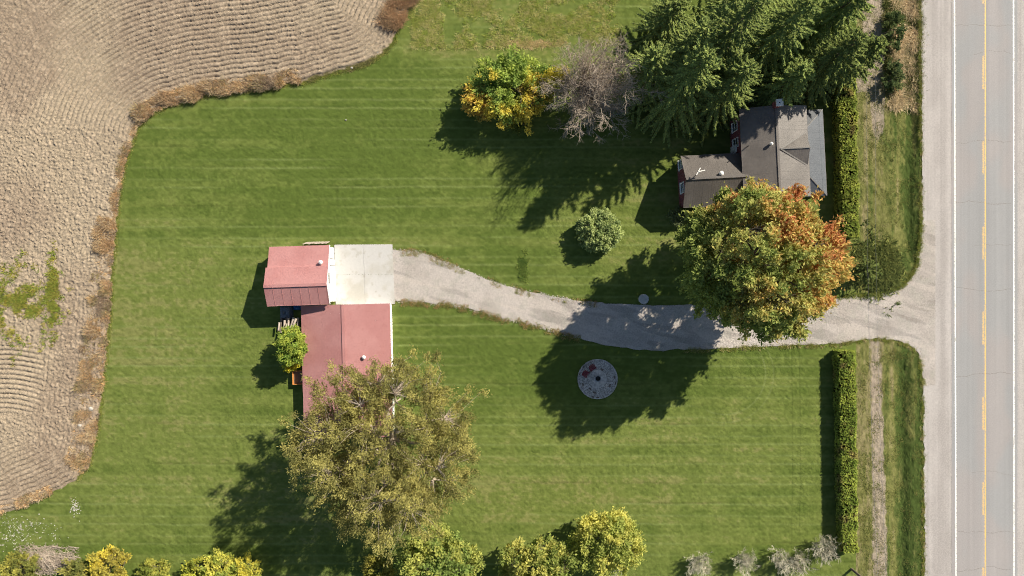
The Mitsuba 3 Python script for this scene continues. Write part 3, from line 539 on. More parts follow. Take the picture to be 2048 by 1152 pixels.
broadleaf('verge_bush', 'dark green bush lower of the two beside the ditch reeds', (1778, 158), 2, .8, 1.25, .8, 50, 44, .26, .25, two_tone((.04, .06, .027), (.08, .10, .04), .9, 3), .05, 32, 'bushes beside the ditch reeds', cat='bush', limb_n=6, squash=(.8, 1.4))
broadleaf('house_shrub', 'grey green shrub at the corner of the kitchen wing', (1352, 432), 1.6, .8, .9, .8, 36, 44, .2, .2, two_tone((.07, .085, .045), (.11, .13, .06), .9, 3), .05, 33, cat='shrub', limb_n=5)

def spruce(name, label, base, h, R, seed, group='tall spruces above the farmhouse', droop=.62, tone=1.0):
    r = np.random.default_rng(seed); key = thing(name, label, 'tree', group); bx, by = plan(*base); droop = droop * r.uniform(.55, 1.3); tone = tone * r.uniform(.85, 1.3); step = r.uniform(.85, 1.25)
    tr, br = Tubes(8), Tubes(3); z = np.linspace(-.1, h, 8); tr.add(np.c_[bx + 0 * z, by + 0 * z, z], .018 * h * (1.02 - z / h) + .02); P, A, N, L, W, C = [], [], [], [], [], []
    zz = 1.0
    while zz < h - .2:
        f = zz / h; ln = R * (1 - f) ** .72 * (.55 + .45 * min(1, zz / 2.5)) + .18; n = int(5 + 3 * (1 - f) + r.uniform(0, 1.3)); a0 = r.uniform(0, 6.28)
        for i in range(n):
            a = a0 + i * 6.283 / n + r.normal(0, .22); l = ln * r.uniform(.62, 1.25); t = np.linspace(0, 1, 7)
            rise = .55 * f - droop * (1 - f)
            rr = l * t; dz = l * (rise * t + (.10 - .25 * (1 - f)) * t ** 2 + .22 * np.maximum(0, t - .6) ** 1.5)
            o = np.array([math.cos(a), math.sin(a), 0]); sd = np.array([-math.sin(a), math.cos(a), 0]); bend = r.normal(0, .10) * l
            pts = np.array([bx, by, zz]) + o * rr[:, None] + sd * (bend * t ** 2)[:, None] + np.array([0, 0, 1]) * dz[:, None]; pts[:, 2] = np.maximum(pts[:, 2], .15)
            br.add(pts, .035 * (1.1 - t) * min(1, l / 2) + .008)
            m = int(8 + 17 * l); ts = np.sort(r.uniform(.18, 1.0, m)); p = np.stack([np.interp(ts, t, pts[:, j]) for j in range(3)], 1)
            d = unit(pts[-1] - pts[2])
            for s in (-1, 1):
                tw = (.15 + .07 * l * (1.02 - ts) ** .7) * r.uniform(.6, 1.4, m)
                ax = unit(d * .75 + s * sd * r.uniform(.45, .95, m)[:, None] + np.array([0, 0, -1]) * r.uniform(.1, .9, m)[:, None])
                P.append(p + ax * tw[:, None] * .45); A.append(ax); N.append(o * .25 + [0, 0, 1.0] + r.normal(0, .25, (m, 3))); L.append(tw * 1.3); W.append(.045 + .12 * tw * r.uniform(.7, 1.3, m))
                C.append(lerp((.068, .098, .032), (.135, .156, .044), r.uniform(0, 1, m)[:, None]) * tone)
            P.append(p + r.normal(0, .04, p.shape)); A.append(np.tile(d, (m, 1)) + r.normal(0, .3, (m, 3))); N.append(r.normal(0, .3, (m, 3)) + [0, 0, 1]); L.append(np.full(m, .38)); W.append(np.full(m, .10)); C.append(lerp((.068, .098, .032), (.135, .156, .044), r.uniform(0, 1, m)[:, None]) * tone)
        zz += (.34 + .22 * (1 - f)) * r.uniform(.8, 1.2) * max(.7, h / 18) * step
    part(key, 'trunk', tr.mesh(), 'bark', smooth=True); part(key, 'branches', br.mesh(), 'bark')
    m, vc = leaf_mesh(np.vstack(P), np.vstack(A), np.vstack(N), np.concatenate(L), np.concatenate(W), np.vstack(C) * 2.3 * np.random.default_rng(seed).uniform(.75, 1.25, (sum(map(len, P)), 1)))
    part(key, 'crown', m, 'needle', color=vc); return key
for i, (u, v, h, R, lab) in enumerate([
    (1335, 206, 17, 5.0, 'tall spruce with a clear star shaped tip, left of the chimney'), (1415, 212, 14.5, 4.6, 'tall drooping spruce hanging over the north end of the farmhouse roof'),
    (1272, 180, 13, 4.2, 'spruce at the left end of the row beside the bare tree'), (1400, 140, 20, 4.8, 'tallest spruce at the middle of the top edge'),
    (1500, 120, 17, 4.6, 'spruce at the top edge, third from the road'), (1532, 196, 11.5, 3.2, 'short spruce in the shade directly behind the chimney'),
    (1602, 162, 14, 4.2, 'spruce standing at the head of the upper hedge'), (1318, 70, 10, 3.8, 'spruce at the top left corner of the row'),
    (1620, 70, 15, 4.2, 'spruce nearest the road at the top edge'), (1450, 50, 17, 4.6, 'spruce cut off by the top edge in the middle of the row'), (1345, 150, 15, 4.8, 'spruce between the star tipped one and the tallest one'), (1662, 150, 11, 3.4, 'short spruce at the right end of the row by the bare soil')]):
    spruce('spruce_tree', lab, (u, v), h, R, 100 + i)
spruce('spruce_sapling', 'small dark spruce between the maple and the road', (1714, 540), 3.4, 2.4, 130, group=None, droop=.15, tone=.7)

def bare(name, label, base, h, R, seed, stems, mat, group=None, cat='tree', depth=4, lean=(0, 0), r0=.07, bend=.35, kids=(3, 5)):
    r = np.random.default_rng(seed); key = thing(name, label, cat, group); bx, by = plan(*base); big, fine = Tubes(5), Tubes(3)
    def grow(p, d, L, rad, lev):
        n = 4; pts = [p]; dd = d
        for _ in range(n):
            dd = unit(dd + r.normal(0, .13, 3) + np.array([0, 0, .06])); pts.append(pts[-1] + dd * L / n)
        pts = np.array(pts); pts[:, 2] = np.maximum(pts[:, 2], .03); (big if lev == 0 else fine).add(pts, np.linspace(rad, rad * .55, n + 1))
        if lev < depth:
            for j in range(int(r.integers(*kids))):
                i = r.uniform(.35, 1.0); q = pts[min(n, int(i * n) + 0)]
                grow(q, unit(dd + r.normal(0, bend, 3) * 1.3), L * r.uniform(.42, .68), max(.014, rad * .52), lev + 1)
    for s in range(stems):
        a = s * 6.283 / stems + r.normal(0, .3); t = r.uniform(.06, .62) * R / h * 1.5
        grow(np.array([bx + .35 * math.cos(a) * min(1, R), by + .35 * math.sin(a) * min(1, R), -.05]), unit(np.array([math.cos(a) * t + lean[0], math.sin(a) * t + lean[1], 1])), h * .52 * r.uniform(.75, 1.1), r0, 0)
    part(key, 'stem', big.mesh(), mat); part(key, 'twigs', fine.mesh(), mat); return key
bare('bare_tree', 'leafless grey brown tree at the left end of the spruce row', (1168, 200), 14, 4.2, 41, 24, 'pale_twig', lean=(.03, .05), r0=.09, kids=(4, 6))
bare('bare_shrub', 'leafless grey shrub in the shade, left of the two below the bare tree', (1168, 258), 2.6, 2.2, 42, 11, 'grey_twig', 'bare shrubs below the bare tree', 'shrub', 3, r0=.03)
bare('bare_shrub', 'leafless grey shrub in the shade, right of the two below the bare tree', (1228, 225), 3.0, 1.9, 43, 11, 'grey_twig', 'bare shrubs below the bare tree', 'shrub', 3, r0=.03)
for i, (u, v, lab) in enumerate([(1395, 1112, 'leftmost of the bare pale bushes at the bottom edge'), (1482, 1105, 'second from the left of the bare pale bushes at the bottom edge'), (1555, 1102, 'widest of the bare pale bushes at the bottom edge'), (1590, 1108, 'pale bare bush with the widest one on its left at the bottom edge'), (1638, 1082, 'bare pale bush at the south end of the lower hedge'), (1228, 1112, 'bare pale bush under the yellow green boundary tree')]):
    bare('pale_bush', lab, (u, v + 8), 3.8, [2.0, 2.0, 2.8, 2.2, 2.7, 1.6][i], 50 + i, 22, 'cream_twig', 'bare pale bushes at the bottom edge', 'bush', 3, r0=.03)

# hedges
def hedge(label, corners, h, seed, a, b):
    r = np.random.default_rng(seed); key = thing('hedge', label, 'hedge', None); q = np.array([plan(*c) for c in corners])  # nw, ne, se, sw
    n, m = 60, 9; core = []
    s = np.linspace(0, 1, n)[:, None]; L, Rr = q[0] * (1 - s) + q[3] * s, q[1] * (1 - s) + q[2] * s
    prof = [(0.04, 0), (0.0, .35), (0.0, .75), (.05, .95), (.25, 1.0), (.5, 1.02), (.75, 1.0), (.95, .95), (1.0, .75), (1.0, .35), (.96, 0)]
    V = np.array([np.c_[L * (1 - t) + Rr * t, np.full(n, h * z * .93)] for t, z in prof])
    V += (meshkit.noise(V * 1.7, seed)[..., None] - .5) * [.42, .14, .24]; V[..., 2] = np.maximum(V[..., 2], 0)
    cm = grid_mesh(V[..., 0], V[..., 1], V[..., 2]); caps = [np.array([[i * n + e for i in range(len(prof))]]) for e in (0, n - 1)]
    vv, ff = [cm.vertices], [cm.faces]
    for e in (0, n - 1):
        idx = [i * n + e for i in range(len(prof))]; ff.append(np.array([[idx[0], idx[i], idx[i + 1]] for i in range(1, len(prof) - 1)]))
    core = trimesh.Trimesh(cm.vertices, np.vstack(ff), process=False)
    part(key, 'stems', core, 'hedge_core')
    pts, fi = trimesh.sample.sample_surface(core, int(core.area * 105), seed=seed); nr = core.face_normals[fi]; mid = np.c_[q.mean(0)[0], q.mean(0)[1], h / 2]
    ctr = np.c_[np.full(len(pts), q[:, 0].mean()), pts[:, 1], np.full(len(pts), h * .45)]; outw = unit(pts - ctr)
    N = len(pts); pos = pts + outw * r.uniform(-.02, .13, N)[:, None] + r.normal(0, .03, (N, 3)); pos[:, 2] = np.maximum(pos[:, 2], .05)
    ax = outw * .5 + r.normal(0, .6, (N, 3)) + [0, 0, .2]; col = lerp(a, b, sstep(.3, .7, meshkit.fbm(pos * 1.1 + seed, 3) + r.uniform(-.15, .15, N))); col = lerp(col, (.17, .125, .06), .7 * sstep(.62, .74, meshkit.fbm(pos * .9 + seed + 30, 3) + r.uniform(-.05, .05, N)))
    m_, vc = leaf_mesh(pos, ax, outw + [0, 0, .4] + r.normal(0, .5, (N, 3)), r.uniform(.2, .42, N), r.uniform(.09, .17, N), col * 2.2 * r.uniform(.7, 1.25, (N, 1)))
    part(key, 'foliage', m_, 'leaf', color=vc)
hedge('long clipped hedge with a deep shadow on the lower lawn', [(1666, 700), (1697, 700), (1701, 1094), (1673, 1094)], 1.75, 71, (.115, .155, .032), (.225, .255, .058))
hedge('clipped hedge between the farmhouse porch and the road', [(1664, 165), (1696, 165), (1702, 476), (1671, 476)], 2.0, 72, (.115, .15, .032), (.225, .245, .058))

# ------------------------------------------------------------------ rough growth
def mixcol(cols, n, seed, w=None):
    r = np.random.default_rng(seed); return np.array(cols)[r.choice(len(cols), n, p=w)]
parts_m, parts_c = [], []
def add_blades(*a, **kw):
    m, c = blade_mesh(*a, **kw); parts_m.append(m); parts_c.append(c)
def flush(name, label, cat, bsdf='leaf'):
    stuff(name, join(parts_m), bsdf, label, cat, color=np.vstack(parts_c)); parts_m.clear(); parts_c.clear()
fe = FIELD_EDGE[::1]
def seg(v0, v1, u0=-100, u1=900):
    u, v = 1024 + fe[:, 0] * K, 576 - fe[:, 1] * K; return fe[(v >= v0) & (v <= v1) & (u >= u0) & (u <= u1)]
TAN = [(.29, .22, .145), (.36, .265, .155), (.38, .31, .205), (.21, .17, .13), (.36, .25, .14), (.26, .225, .12), (.24, .19, .14)]
def patchy(cols, xy, seed, s=.5):
    n = meshkit.fbm(np.c_[xy * s, np.full(len(xy), seed + 50)], 2) + np.random.default_rng(seed).normal(0, .07, len(xy)); i = np.clip(((n - .25) / .5 * len(cols)).astype(int), 0, len(cols) - 1); return np.array(cols)[i]
def tuft(line, n, seed, w0, w1, ln, cols, kp):
    r = np.random.default_rng(seed + 900); xy = along(line, n, seed, w0, w1); t = meshkit.fbm(np.c_[xy * .8, np.full(len(xy), seed)], 3); edge_ = r.uniform(0, 1, n); ok = t + .10 * r.normal(0, 1, n) > kp; xy = xy[ok]; t = t[ok]
    add_blades(xy, .16, ln * np.clip(.35 + 2.6 * (t - kp), .3, 1.25) * r.uniform(.6, 1.3, len(xy)), .085, patchy(cols, xy, seed) * r.uniform(.7, 1.35, (len(xy), 1)), .7, seed, n=22, spread=.15)
def clumpy(xy, seed, keep=.5, s=.9):
    n = meshkit.fbm(np.c_[xy * s, np.full(len(xy), seed)], 3); return xy[n + np.random.default_rng(int(seed) + 300).normal(0, .055, len(xy)) > keep]
for (l, n, w0, w1, ln, sd, kp) in [(seg(155, 243, 285, 600), 2000, .0, -1.35, .75, 1, .44), (seg(440, 700), 2200, .0, -2.3, .65, 2, .465), (seg(700, 950, 140), 2200, 0, -2.7, .65, 3, .455), (seg(244, 440), 600, 0, -.6, .4, 4, .45), (seg(985, 1080, -140, 110), 900, 0, -.9, .45, 6, .40)]:
    tuft(l, n, sd, w0, w1, ln, TAN, kp)
xy = clumpy(along(seg(-60, 62, 770), 900, 5, 0, -2.2), 5, .42); add_blades(xy, .16, .95, .07, patchy([(.24, .17, .11), (.36, .26, .17), (.20, .15, .10), (.30, .21, .13)], xy, 5), .75, 5, n=26, spread=.2)
flush('dry_grass', 'tan and rusty dry grass along the edge of the tilled field', 'dry grass')
GRN = [(.12, .16, .035), (.16, .18, .04), (.20, .20, .06), (.14, .15, .05)]
xy = clumpy(along(seg(85, 168, 590, 790), 700, 8, .1, -.35), 8, .55); add_blades(xy, 0, .28, .06, mixcol([(.14, .145, .05), (.19, .18, .07), (.11, .125, .04), (.25, .21, .12)], len(xy), 8), .9, 8, n=14, spread=.12)
xy = along(seg(-60, 960, -40, 845), 1500, 9, .25, -.1); add_blades(xy, 0, .20, .05, mixcol(GRN, len(xy), 9), .9, 9, n=14, spread=.14)
flush('field_edge_weeds', 'green weeds along the edge of the tilled field', 'weeds')
u = np.random.default_rng(10).normal([plan(45, 605)[0], plan(45, 605)[1]], [2.0, 2.3], (900, 2)); u2 = np.random.default_rng(11).normal(plan(109, 590), [.28, 2.1], (330, 2))
u = np.vstack([clumpy(u, 10, .50, .7), clumpy(u2, 12, .45, .7)])
add_blades(u, .24, .38, .10, mixcol([(.12, .16, .03), (.17, .20, .04), (.20, .19, .05), (.24, .22, .05)], len(u), 10), .95, 10, n=13, spread=.16)
flush('field_weeds', 'patch of green weeds growing in the tilled field', 'weeds')
r = np.random.default_rng(14)
xy = rect(r, plan(825, 100), plan(1245, -30), (5200, 2)[0]); uu, vv = 1024 + xy[:, 0] * K, 576 - xy[:, 1] * K
xy = clumpy(xy[vv < 98 - .02 * (uu - 825)], 14, .46, .55); add_blades(xy, 0, .30, .065, mixcol([(.15, .19, .04), (.21, .22, .06), (.29, .27, .12), (.18, .21, .045), (.33, .30, .15)], len(xy), 14), 1.0, 14, n=14, spread=.16, bias=(-.25, -.1))
xy = r.normal(plan(1060, 88), [2.1, .18], (130, 2)); add_blades(xy, 0, .3, .07, mixcol([(.38, .30, .18), (.30, .24, .13)], len(xy), 15), 1.1, 15, n=14, spread=.15)
xy = r.normal(plan(1047, 535), [.22, .75], (130, 2)); add_blades(xy, 0, .3, .07, mixcol([(.07, .12, .03), (.14, .18, .045)], len(xy), 16), .9, 16, n=18, spread=.12)
flush('long_grass', 'long unmown grass across the top of the lawn', 'grass')
DW = [(.20, .17, .07), (.26, .17, .09), (.11, .13, .035), (.16, .16, .05)]
xy = clumpy(along(db[(db[:, 0] < 8)], 900, 17, -.25, .5), 17, .45, 1.2); add_blades(xy, .04, .22, .05, mixcol(DW, len(xy), 17), .95, 17, n=12, spread=.1)
xy = clumpy(along(dt[(dt[:, 0] < 10)], 700, 18, .25, -.55), 18, .48, 1.2); add_blades(xy, .04, .22, .05, mixcol(DW, len(xy), 18), .95, 18, n=12, spread=.1)
xy = clumpy(along(dt[dt[:, 0] > 38], 420, 19, .3, -.12), 19, .4, 1.2); add_blades(xy, .02, .25, .05, mixcol(GRN, len(xy), 19), .9, 19, n=14, spread=.1)
xy = clumpy(along(db[db[:, 0] > 20], 700, 20, -.1, .3), 20, .4, 1.2); add_blades(xy, .02, .25, .05, mixcol(GRN + [(.3, .26, .14)], len(xy), 20), .9, 20, n=14, spread=.1)
ye = np.arange(-34, 34, .08); ye = ye[(ye < plan(0, 760)[1]) | (ye > plan(0, 470)[1])]; xy = np.c_[np.full(len(ye), VX1) + .02 - .006 * (ye + 40) + np.random.default_rng(3).normal(-.12, .10, len(ye)), ye]
add_blades(clumpy(xy, 24, .36, 1.0), 0.03, .24, .05, mixcol(GRN + [(.26, .22, .12)], len(clumpy(xy, 24, .36, 1.0)), 24), .9, 24, n=14, spread=.1)
flush('driveway_weeds', 'sparse weeds and dry tufts along the driveway and road shoulder', 'weeds')
r = np.random.default_rng(25)
def strip(u, v0, v1, n, sg_): return np.c_[plan(u, 0)[0] + r.normal(0, sg_, n), r.uniform(*sorted([plan(0, v0)[1], plan(0, v1)[1]]), n)]
xy = np.vstack([strip(1795, 215, -20, 520, .30), strip(1813, 115, -20, 260, .22), strip(1830, 215, -20, 460, .18), strip(1800, 215, 165, 160, .5)])
xy = clumpy(xy * [1, .45], 26, .50, 1.2) / [1, .45]; add_blades(xy, ditch(xy[:, 0], xy[:, 1]), .7, .08, mixcol([(.46, .385, .26), (.38, .31, .20), (.26, .21, .135)], len(xy), 26), 1.15, 26, n=26, spread=.2, bias=(0, -.35))
xy = rect(r, plan(1770, 215), plan(1845, -20), (1500, 2)[0]); xy = clumpy(xy, 27, .5, .8); add_blades(xy, ditch(xy[:, 0], xy[:, 1]), .45, .07, mixcol([(.07, .085, .03), (.11, .12, .04), (.14, .13, .05)], len(xy), 27), .9, 27, n=18, spread=.2)
flush('ditch_reeds', 'flattened tan reeds in the upper ditch', 'reeds')
r = np.random.default_rng(28); xy = np.vstack([r.normal(plan(1757, 538), [1.1, 1.5], (280, 2)), r.normal(plan(1775, 530), [.7, 1.3], (130, 2)), r.normal(plan(1730, 510), [1.2, .7], (70, 2))])
add_blades(xy, 0.0, .75, .17, mixcol([(.10, .12, .04), (.16, .17, .055), (.07, .09, .03)], len(xy), 28), 1.0, 28, n=12, spread=.25)
flush('tall_weeds', 'tall broad leaved weeds between the maple and the road', 'weeds')
xy = np.random.default_rng(30).uniform([VX0 + .2, -34], [VX1, 34], (9000, 2)); vv = 576 - xy[:, 1] * K; xy = xy[(vv < 560) | (vv > 700)]; xy = clumpy(xy, 30, .50, .9)
add_blades(xy, ditch(xy[:, 0], xy[:, 1]), .16, .05, mixcol([(.08, .11, .03), (.12, .13, .04), (.17, .16, .06)], len(xy), 31), .9, 31, n=9, spread=.16)
flush('verge_tufts', 'short rough tufts on the grass verge', 'grass')

# ------------------------------------------------------------------ stones, gravel spill, brush
def rock(r, seed, flat=.6):
    m = trimesh.creation.icosphere(subdivisions=1, radius=1.0); v = m.vertices * (1 + .5 * (meshkit.noise(m.vertices * 1.3 + seed * 7.3)[:, None] - .5)); m.vertices = v * r * [1, .8, flat]; return m
for i, (u, v, s, lab) in enumerate([(196, 617, .22, 'white stone in the left dry grass strip, topmost pale one'), (211, 615, .26, 'white stone right beside the uppermost pale stone in the dry grass'), (207, 723, .22, 'pale stone at the lawn edge halfway down the dry strip'), (166, 746, .2, 'pale stone on the field side of the dry strip'), (184, 817, .3, 'larger white stone in the lower part of the dry strip'), (162, 850, .28, 'grey white stone with a dark shadow in the lower dry strip'), (170, 868, .2, 'lowest pale stone in the dry strip'), (754, 104, .2, 'pale stone at the field edge at the top'), (704, 136, .16, 'small pale stone in the green weeds at the field edge'), (692, 240, .1, 'tiny white stone alone on the upper lawn')]):
    m = rock(s, i); m.apply_translation([*plan(u, v), s * .45 + .04]); single('field_stone', lab, 'stone', m, 'field_stone', 'pale stones around the lawn')
def pebbles(centers, sizes, seed):
    r = np.random.default_rng(seed); b = trimesh.creation.icosahedron(); out = []; V = np.array(b.vertices); F = np.array(b.faces); n = len(centers)
    sc = sizes[:, None, None] * np.stack([r.uniform(.7, 1.2, n), r.uniform(.6, 1.1, n), r.uniform(.4, .7, n)], 1)[:, None]
    v = V[None] * sc * (1 + r.normal(0, .12, (n, 12, 1))) + centers[:, None]; f = F[None] + (np.arange(n) * 12)[:, None, None]
    return trimesh.Trimesh(v.reshape(-1, 3), f.reshape(-1, 3), process=False)
r = np.random.default_rng(80)
c = np.vstack([r.normal(plan(25, 1075), [1.2, .9], (110, 2)), r.normal(plan(75, 1062), [1.9, .9], (90, 2)), r.normal(plan(149, 1014), [.24, .45], (80, 2)), r.normal(plan(35, 1052), [1.2, .6], (60, 2))])
stuff('spilled_gravel', pebbles(np.c_[c, np.full(len(c), .02)], r.uniform(.03, .085, len(c)), 81), 'field_stone', 'white gravel spilled on the grass in the lower left', 'gravel')
e = np.vstack([along(dt[dt[:, 0] < 8], 520, 82, .18, -.35), along(db[db[:, 0] < 8], 460, 83, -.3, .25), along(dt[dt[:, 0] > 38], 120, 84, .2, -.1)])
stuff('edge_stones', pebbles(np.c_[e, np.full(len(e), .07)], r.uniform(.025, .075, len(e)), 85), 'field_stone', 'small loose stones along the driveway edges', 'stones')
key = thing('brush_pile', 'heap of grey cut branches in the lower left corner', 'brush pile'); T1, T2 = Tubes(4), Tubes(3)
for i in range(900):
    q = np.clip(r.normal(0, 1, 2), -1.7, 1.7) * [1.9, .9]; a = r.uniform(0, 6.28); L = r.uniform(.5, 1.8); hgt = .1 + .9 * math.exp(-(q[0] / 2.0) ** 2 - (q[1] / .9) ** 2) * r.uniform(.2, 1); p = np.array([*(plan(95, 1120) + q), hgt]); dd = np.array([math.cos(a), math.sin(a) * .7, r.normal(0, .22)]) * L / 2
    pts = np.array([p - dd, p + r.normal(0, .08, 3), p + dd]); pts[:, 2] = np.maximum(pts[:, 2], .03); (T1 if i % 9 == 0 else T2).add(pts, [.04, .032, .02] if i % 9 == 0 else [.02, .018, .012])
part(key, 'branches', T1.mesh(), 'pale_twig'); part(key, 'twigs', T2.mesh(), 'pale_twig')

# ------------------------------------------------------------------ yard objects
# round patio with its fire ring and chairs
cx, cy = plan(1195, 758); patio = thing('patio', 'round stone paved patio in the shade of the maple', 'patio')
part(patio, 'slab', cyl(cx, cy, -.02, .07, 1.12, 48), 'paver_stone')
r = np.random.default_rng(90); ms = []
for rr in np.arange(1.16, 2.2, .19):
    n = int(2 * math.pi * rr / r.uniform(.26, .34)); a0 = r.uniform(0, 6.28)
    for i in range(n):
        if r.uniform() < .07: continue
        a, b = a0 + (i + .05) * 6.2832 / n, a0 + (i + .93) * 6.2832 / n; t = np.linspace(a, b, 3)
        g = sg.Polygon(np.vstack([np.c_[np.cos(t), np.sin(t)] * rr, np.c_[np.cos(t[::-1]), np.sin(t[::-1])] * (rr + .172)])); m = extrude(g, .08, -.02 + r.uniform(-.025, .025)); m.apply_translation([cx, cy, 0]); ms.append(m)
k1 = part(patio, 'pavers', join(ms), 'paver_stone'); labels[k1] = {'kind': 'stuff', 'label': 'rings of small grey stone pavers'}
part(patio, 'kerb', join([extrude(sg.Point(cx, cy).buffer(2.34, 32).difference(sg.Point(cx, cy).buffer(2.24, 32)), .14, -.02)]), 'paver_stone')
part(patio, 'joint_bed', cyl(cx, cy, -.03, .02, 2.24, 48), 'weathered_wood')
fire = thing('fire_ring', 'dark round fire ring at the centre of the patio', 'fire pit'); fx_, fy_ = plan(1195.5, 756.5)
part(fire, 'rim', extrude(sg.Point(fx_, fy_).buffer(.36, 16).difference(sg.Point(fx_, fy_).buffer(.29, 16)), .26, .07), 'grey_metal'); part(fire, 'ash_bed', cyl(fx_, fy_, .07, .12, .288, 24), 'black_steel')
def chair(label, u, v, deg):
    fr = Frame(u, v, deg); key = thing('garden_chair', label, 'chair', 'maroon chairs on the patio'); z = .07
    fr.part(key, 'seat', join([box(-.26, .26, -.25 + i * .1, -.165 + i * .1, z + .36, z + .39) for i in range(5)]), 'maroon_paint')
    m = join([box(-.27 + i * .11, -.175 + i * .11, 0, .025, 0, .55) for i in range(5)]); m.apply_transform(trimesh.transformations.rotation_matrix(-.35, [1, 0, 0])); m.apply_translation([0, .26, z + .38]); fr.part(key, 'backrest', m, 'maroon_paint')
    for s in (-1, 1):
        fr.part(key, 'armrest', box(s * .32 - .05, s * .32 + .05, -.28, .30, z + .58, z + .605), 'maroon_paint')
        fr.part(key, 'leg', box(s * .31 - .03, s * .31 + .03, -.26, -.20, z, z + .578), 'maroon_paint'); fr.part(key, 'leg', box(s * .31 - .03, s * .31 + .03, .20, .26, z, z + .578), 'maroon_paint')
chair('maroon garden chair on the patio, the upper of the pair', 1184, 735, -155 + 180 + 8); chair('maroon garden chair on the patio, the lower left of the pair', 1171, 747, 58)
# well cover
wx, wy = plan(1286, 598); well = thing('well_cover', 'round pale concrete well cover beside the driveway', 'well')
part(well, 'ring', cyl(wx, wy, -.05, .42, .55, 40), 'paver_stone'); part(well, 'lid', join([cyl(wx, wy, .423, .52, .59, 40, .57), box(wx - .05, wx + .09, wy - .52, wy + .52, .521, .55)]), 'concrete'); part(well, 'handle', box(wx + .18, wx + .36, wy - .03, wy + .03, .522, .57), 'grey_metal')
# timber against the garage and logs by the barn
r = np.random.default_rng(95)
for i, u in enumerate(np.linspace(615, 659, 14)):
    h = r.uniform(1.3, 2.0); m = box(-.07, .07, -.025, .025, 0, h); m.apply_transform(trimesh.transformations.rotation_matrix(.20, [1, 0, 0])); m.apply_transform(trimesh.transformations.rotation_matrix(r.normal(0, .05), [0, 1, 0])); m.apply_translation([*plan(u, 492.5 - (u - 615) * .03), 0]); m.apply_translation([0, .48, 0])
    single('leaning_board', ['first', 'second', 'third', 'fourth', 'fifth', 'sixth', 'seventh', 'eighth', 'ninth', 'tenth', 'eleventh', 'twelfth', 'thirteenth', 'last'][i] + ' board from the left in the row leaning against the garage north wall', 'board', m, 'cut_wood', 'boards leaning against the garage')
for i, (u, v, L, rd, deg, z, lab) in enumerate([(563, 652, .9, .10, 84, .12, 'leftmost short pale log in the pile by the barn'), (574, 650, 1.25, .13, 86, .15, 'second pale log from the left in the pile by the barn'), (578, 655, 1.0, .09, 80, .32, 'thin pale log on top of the second from the left in the pile'), (582, 648, 1.5, .11, 88, .15, 'longest straight pale log in the middle of the pile by the barn'), (590, 645, 1.3, .15, 74, .2, 'thickest pale log, tilted, in the pile by the barn'), (595, 646, 1.2, .14, 70, .42, 'tilted pale log on top of the thickest one in the pile'), (601, 643, 1.0, .08, 86, .2, 'thin pale log nearest the barn wall'), (567, 665, .5, .1, 60, .12, 'short log end at the lower edge of the pile by the barn')]):
    m = trimesh.creation.cylinder(radius=rd, height=L, sections=14); v_ = m.vertices; m.vertices = v_ * (1 + .12 * (meshkit.noise(v_ * 4 + i)[:, None] - .5)); m.apply_transform(trimesh.transformations.rotation_matrix(math.pi / 2, [0, 1, 0])); m.apply_transform(trimesh.transformations.rotation_matrix(math.radians(deg), [0, 0, 1])); m.apply_translation([*plan(u, v), z + .78])
    single('log', lab, 'log', m, 'cut_wood', 'pale logs piled beside the barn')
pile = thing('lumber_pile', 'stack of grey weathered boards under the pale logs beside the barn', 'lumber'); r = np.random.default_rng(97)
for i in range(5):
    for j in range(4):
        m = box(-.09, .09, -.75, .75, 0, .13); m.apply_transform(trimesh.transformations.rotation_matrix(r.normal(0, .06), [0, 0, 1])); m.apply_translation([*plan(566 + j * 10.5 + r.normal(0, 1.2), 650 + r.normal(0, 2)), .02 + i * .145]); part(pile, 'board', m, 'weathered_wood')
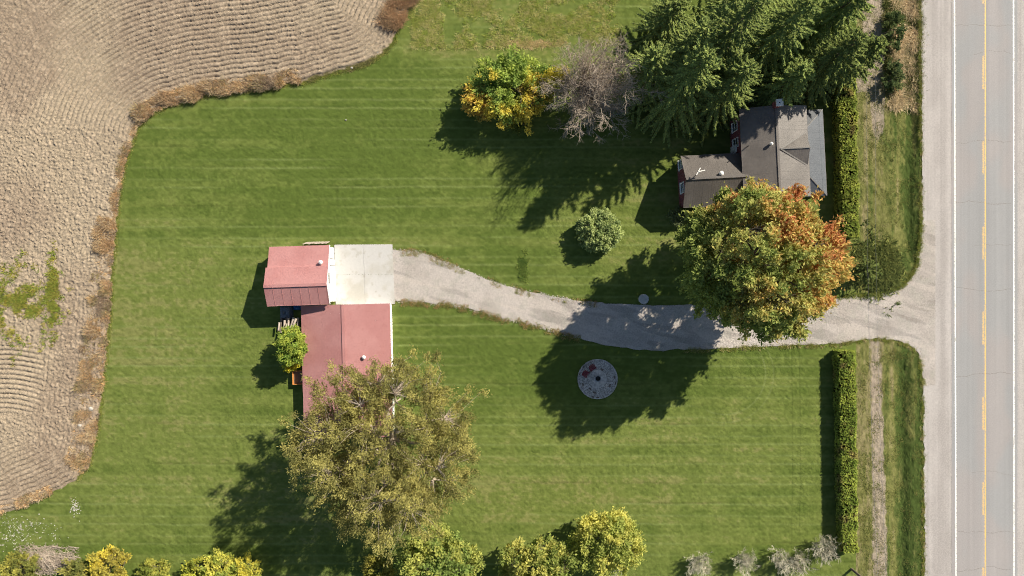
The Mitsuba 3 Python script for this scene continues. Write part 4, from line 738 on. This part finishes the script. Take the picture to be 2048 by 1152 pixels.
def tarp(name, label, u, v, w, l, h, mat, seed):
    X, Y = np.meshgrid(np.linspace(-1, 1, 26), np.linspace(-1, 1, 26), indexing='ij'); q = np.maximum(np.abs(X), np.abs(Y)); Z = h * np.clip((1 - q) * 3.2, 0, 1) ** .6 * (.72 + .55 * (meshkit.fbm(np.stack([X * 2.2, Y * 2.2, 0 * X + seed], -1), 3) - .3)) + .01
    c = plan(u, v); m = grid_mesh(c[0] + X * w / 2, c[1] + Y * l / 2, Z); single(name, label, 'tarp', m, mat, smooth=True)
tarp('tarpaulin', 'bright blue tarpaulin tucked behind the garage', 595, 615, .9, .6, .6, 'blue_tarp', 1); tarp('tarpaulin', 'dull grey blue tarpaulin over a heap in the shade behind the garage', 574, 625, 1.5, 1.6, .8, 'grey_tarp', 5)
fr = Frame(599, 754, 2); crate = thing('planter_box', 'orange stained open wooden box beside the barn wall', 'wooden box')
for s, nm in ((-1, 'w'), (1, 'e')):
    for i in range(3): fr.part(crate, 'side_board', box(s * .6 - .03, s * .6 + .03, -.8, .8, .02 + i * .24, .245 + i * .24), 'stain_wood')
    for i in range(3): fr.part(crate, 'end_board', box(-.565, .565, s * .77 - .03, s * .77 + .03, .02 + i * .24, .245 + i * .24), 'stain_wood')
fr.part(crate, 'soil', box(-.565, .565, -.735, .735, .02, .3), 'weathered_wood')
# overhead wires on their poles
def pole(label, u, v, h, seed):
    x, y = plan(u, v); key = thing('utility_pole', label, 'utility pole', 'utility poles along the verge'); part(key, 'shaft', cyl(x, y, -.2, h, .15, 14, .10), 'weathered_wood', smooth=30)
    ck = part(key, 'crossarm', box(x - .55, x + .55, y - .16, y - .105, h - .5, h - .38), 'weathered_wood')
    for s in (-.45, .45): part(ck, 'insulator', join([cyl(x + s, y - .13, h - .378, h - .26, .05, 10), cyl(x + s, y - .13, h - .26, h - .2, .07, 10)]), 'white_paint')
    return np.array([x, y, h])
pa = pole('wooden utility pole beside the spruces with white insulators', 1682, 122, 7.0, 1); pb = pole('wooden utility pole standing at the bottom edge near the verge', 1703, 1138, 7.0, 2)
for s, nm in ((-.45, 'left'), (.45, 'right')):
    t = np.linspace(0, 1, 25)[:, None]; a, b = pa + [s, -.13, -.2], pb + [s, -.13, -.2]; pts = a * (1 - t) + b * t; pts[:, 2] -= 4 * .9 * (t * (1 - t))[:, 0]; W = Tubes(5); W.add(pts, .011)
    single('overhead_wire', f'thin pale overhead wire above the verge, the {nm} one', 'wire', W.mesh(), 'grey_metal', 'wires between the utility poles')
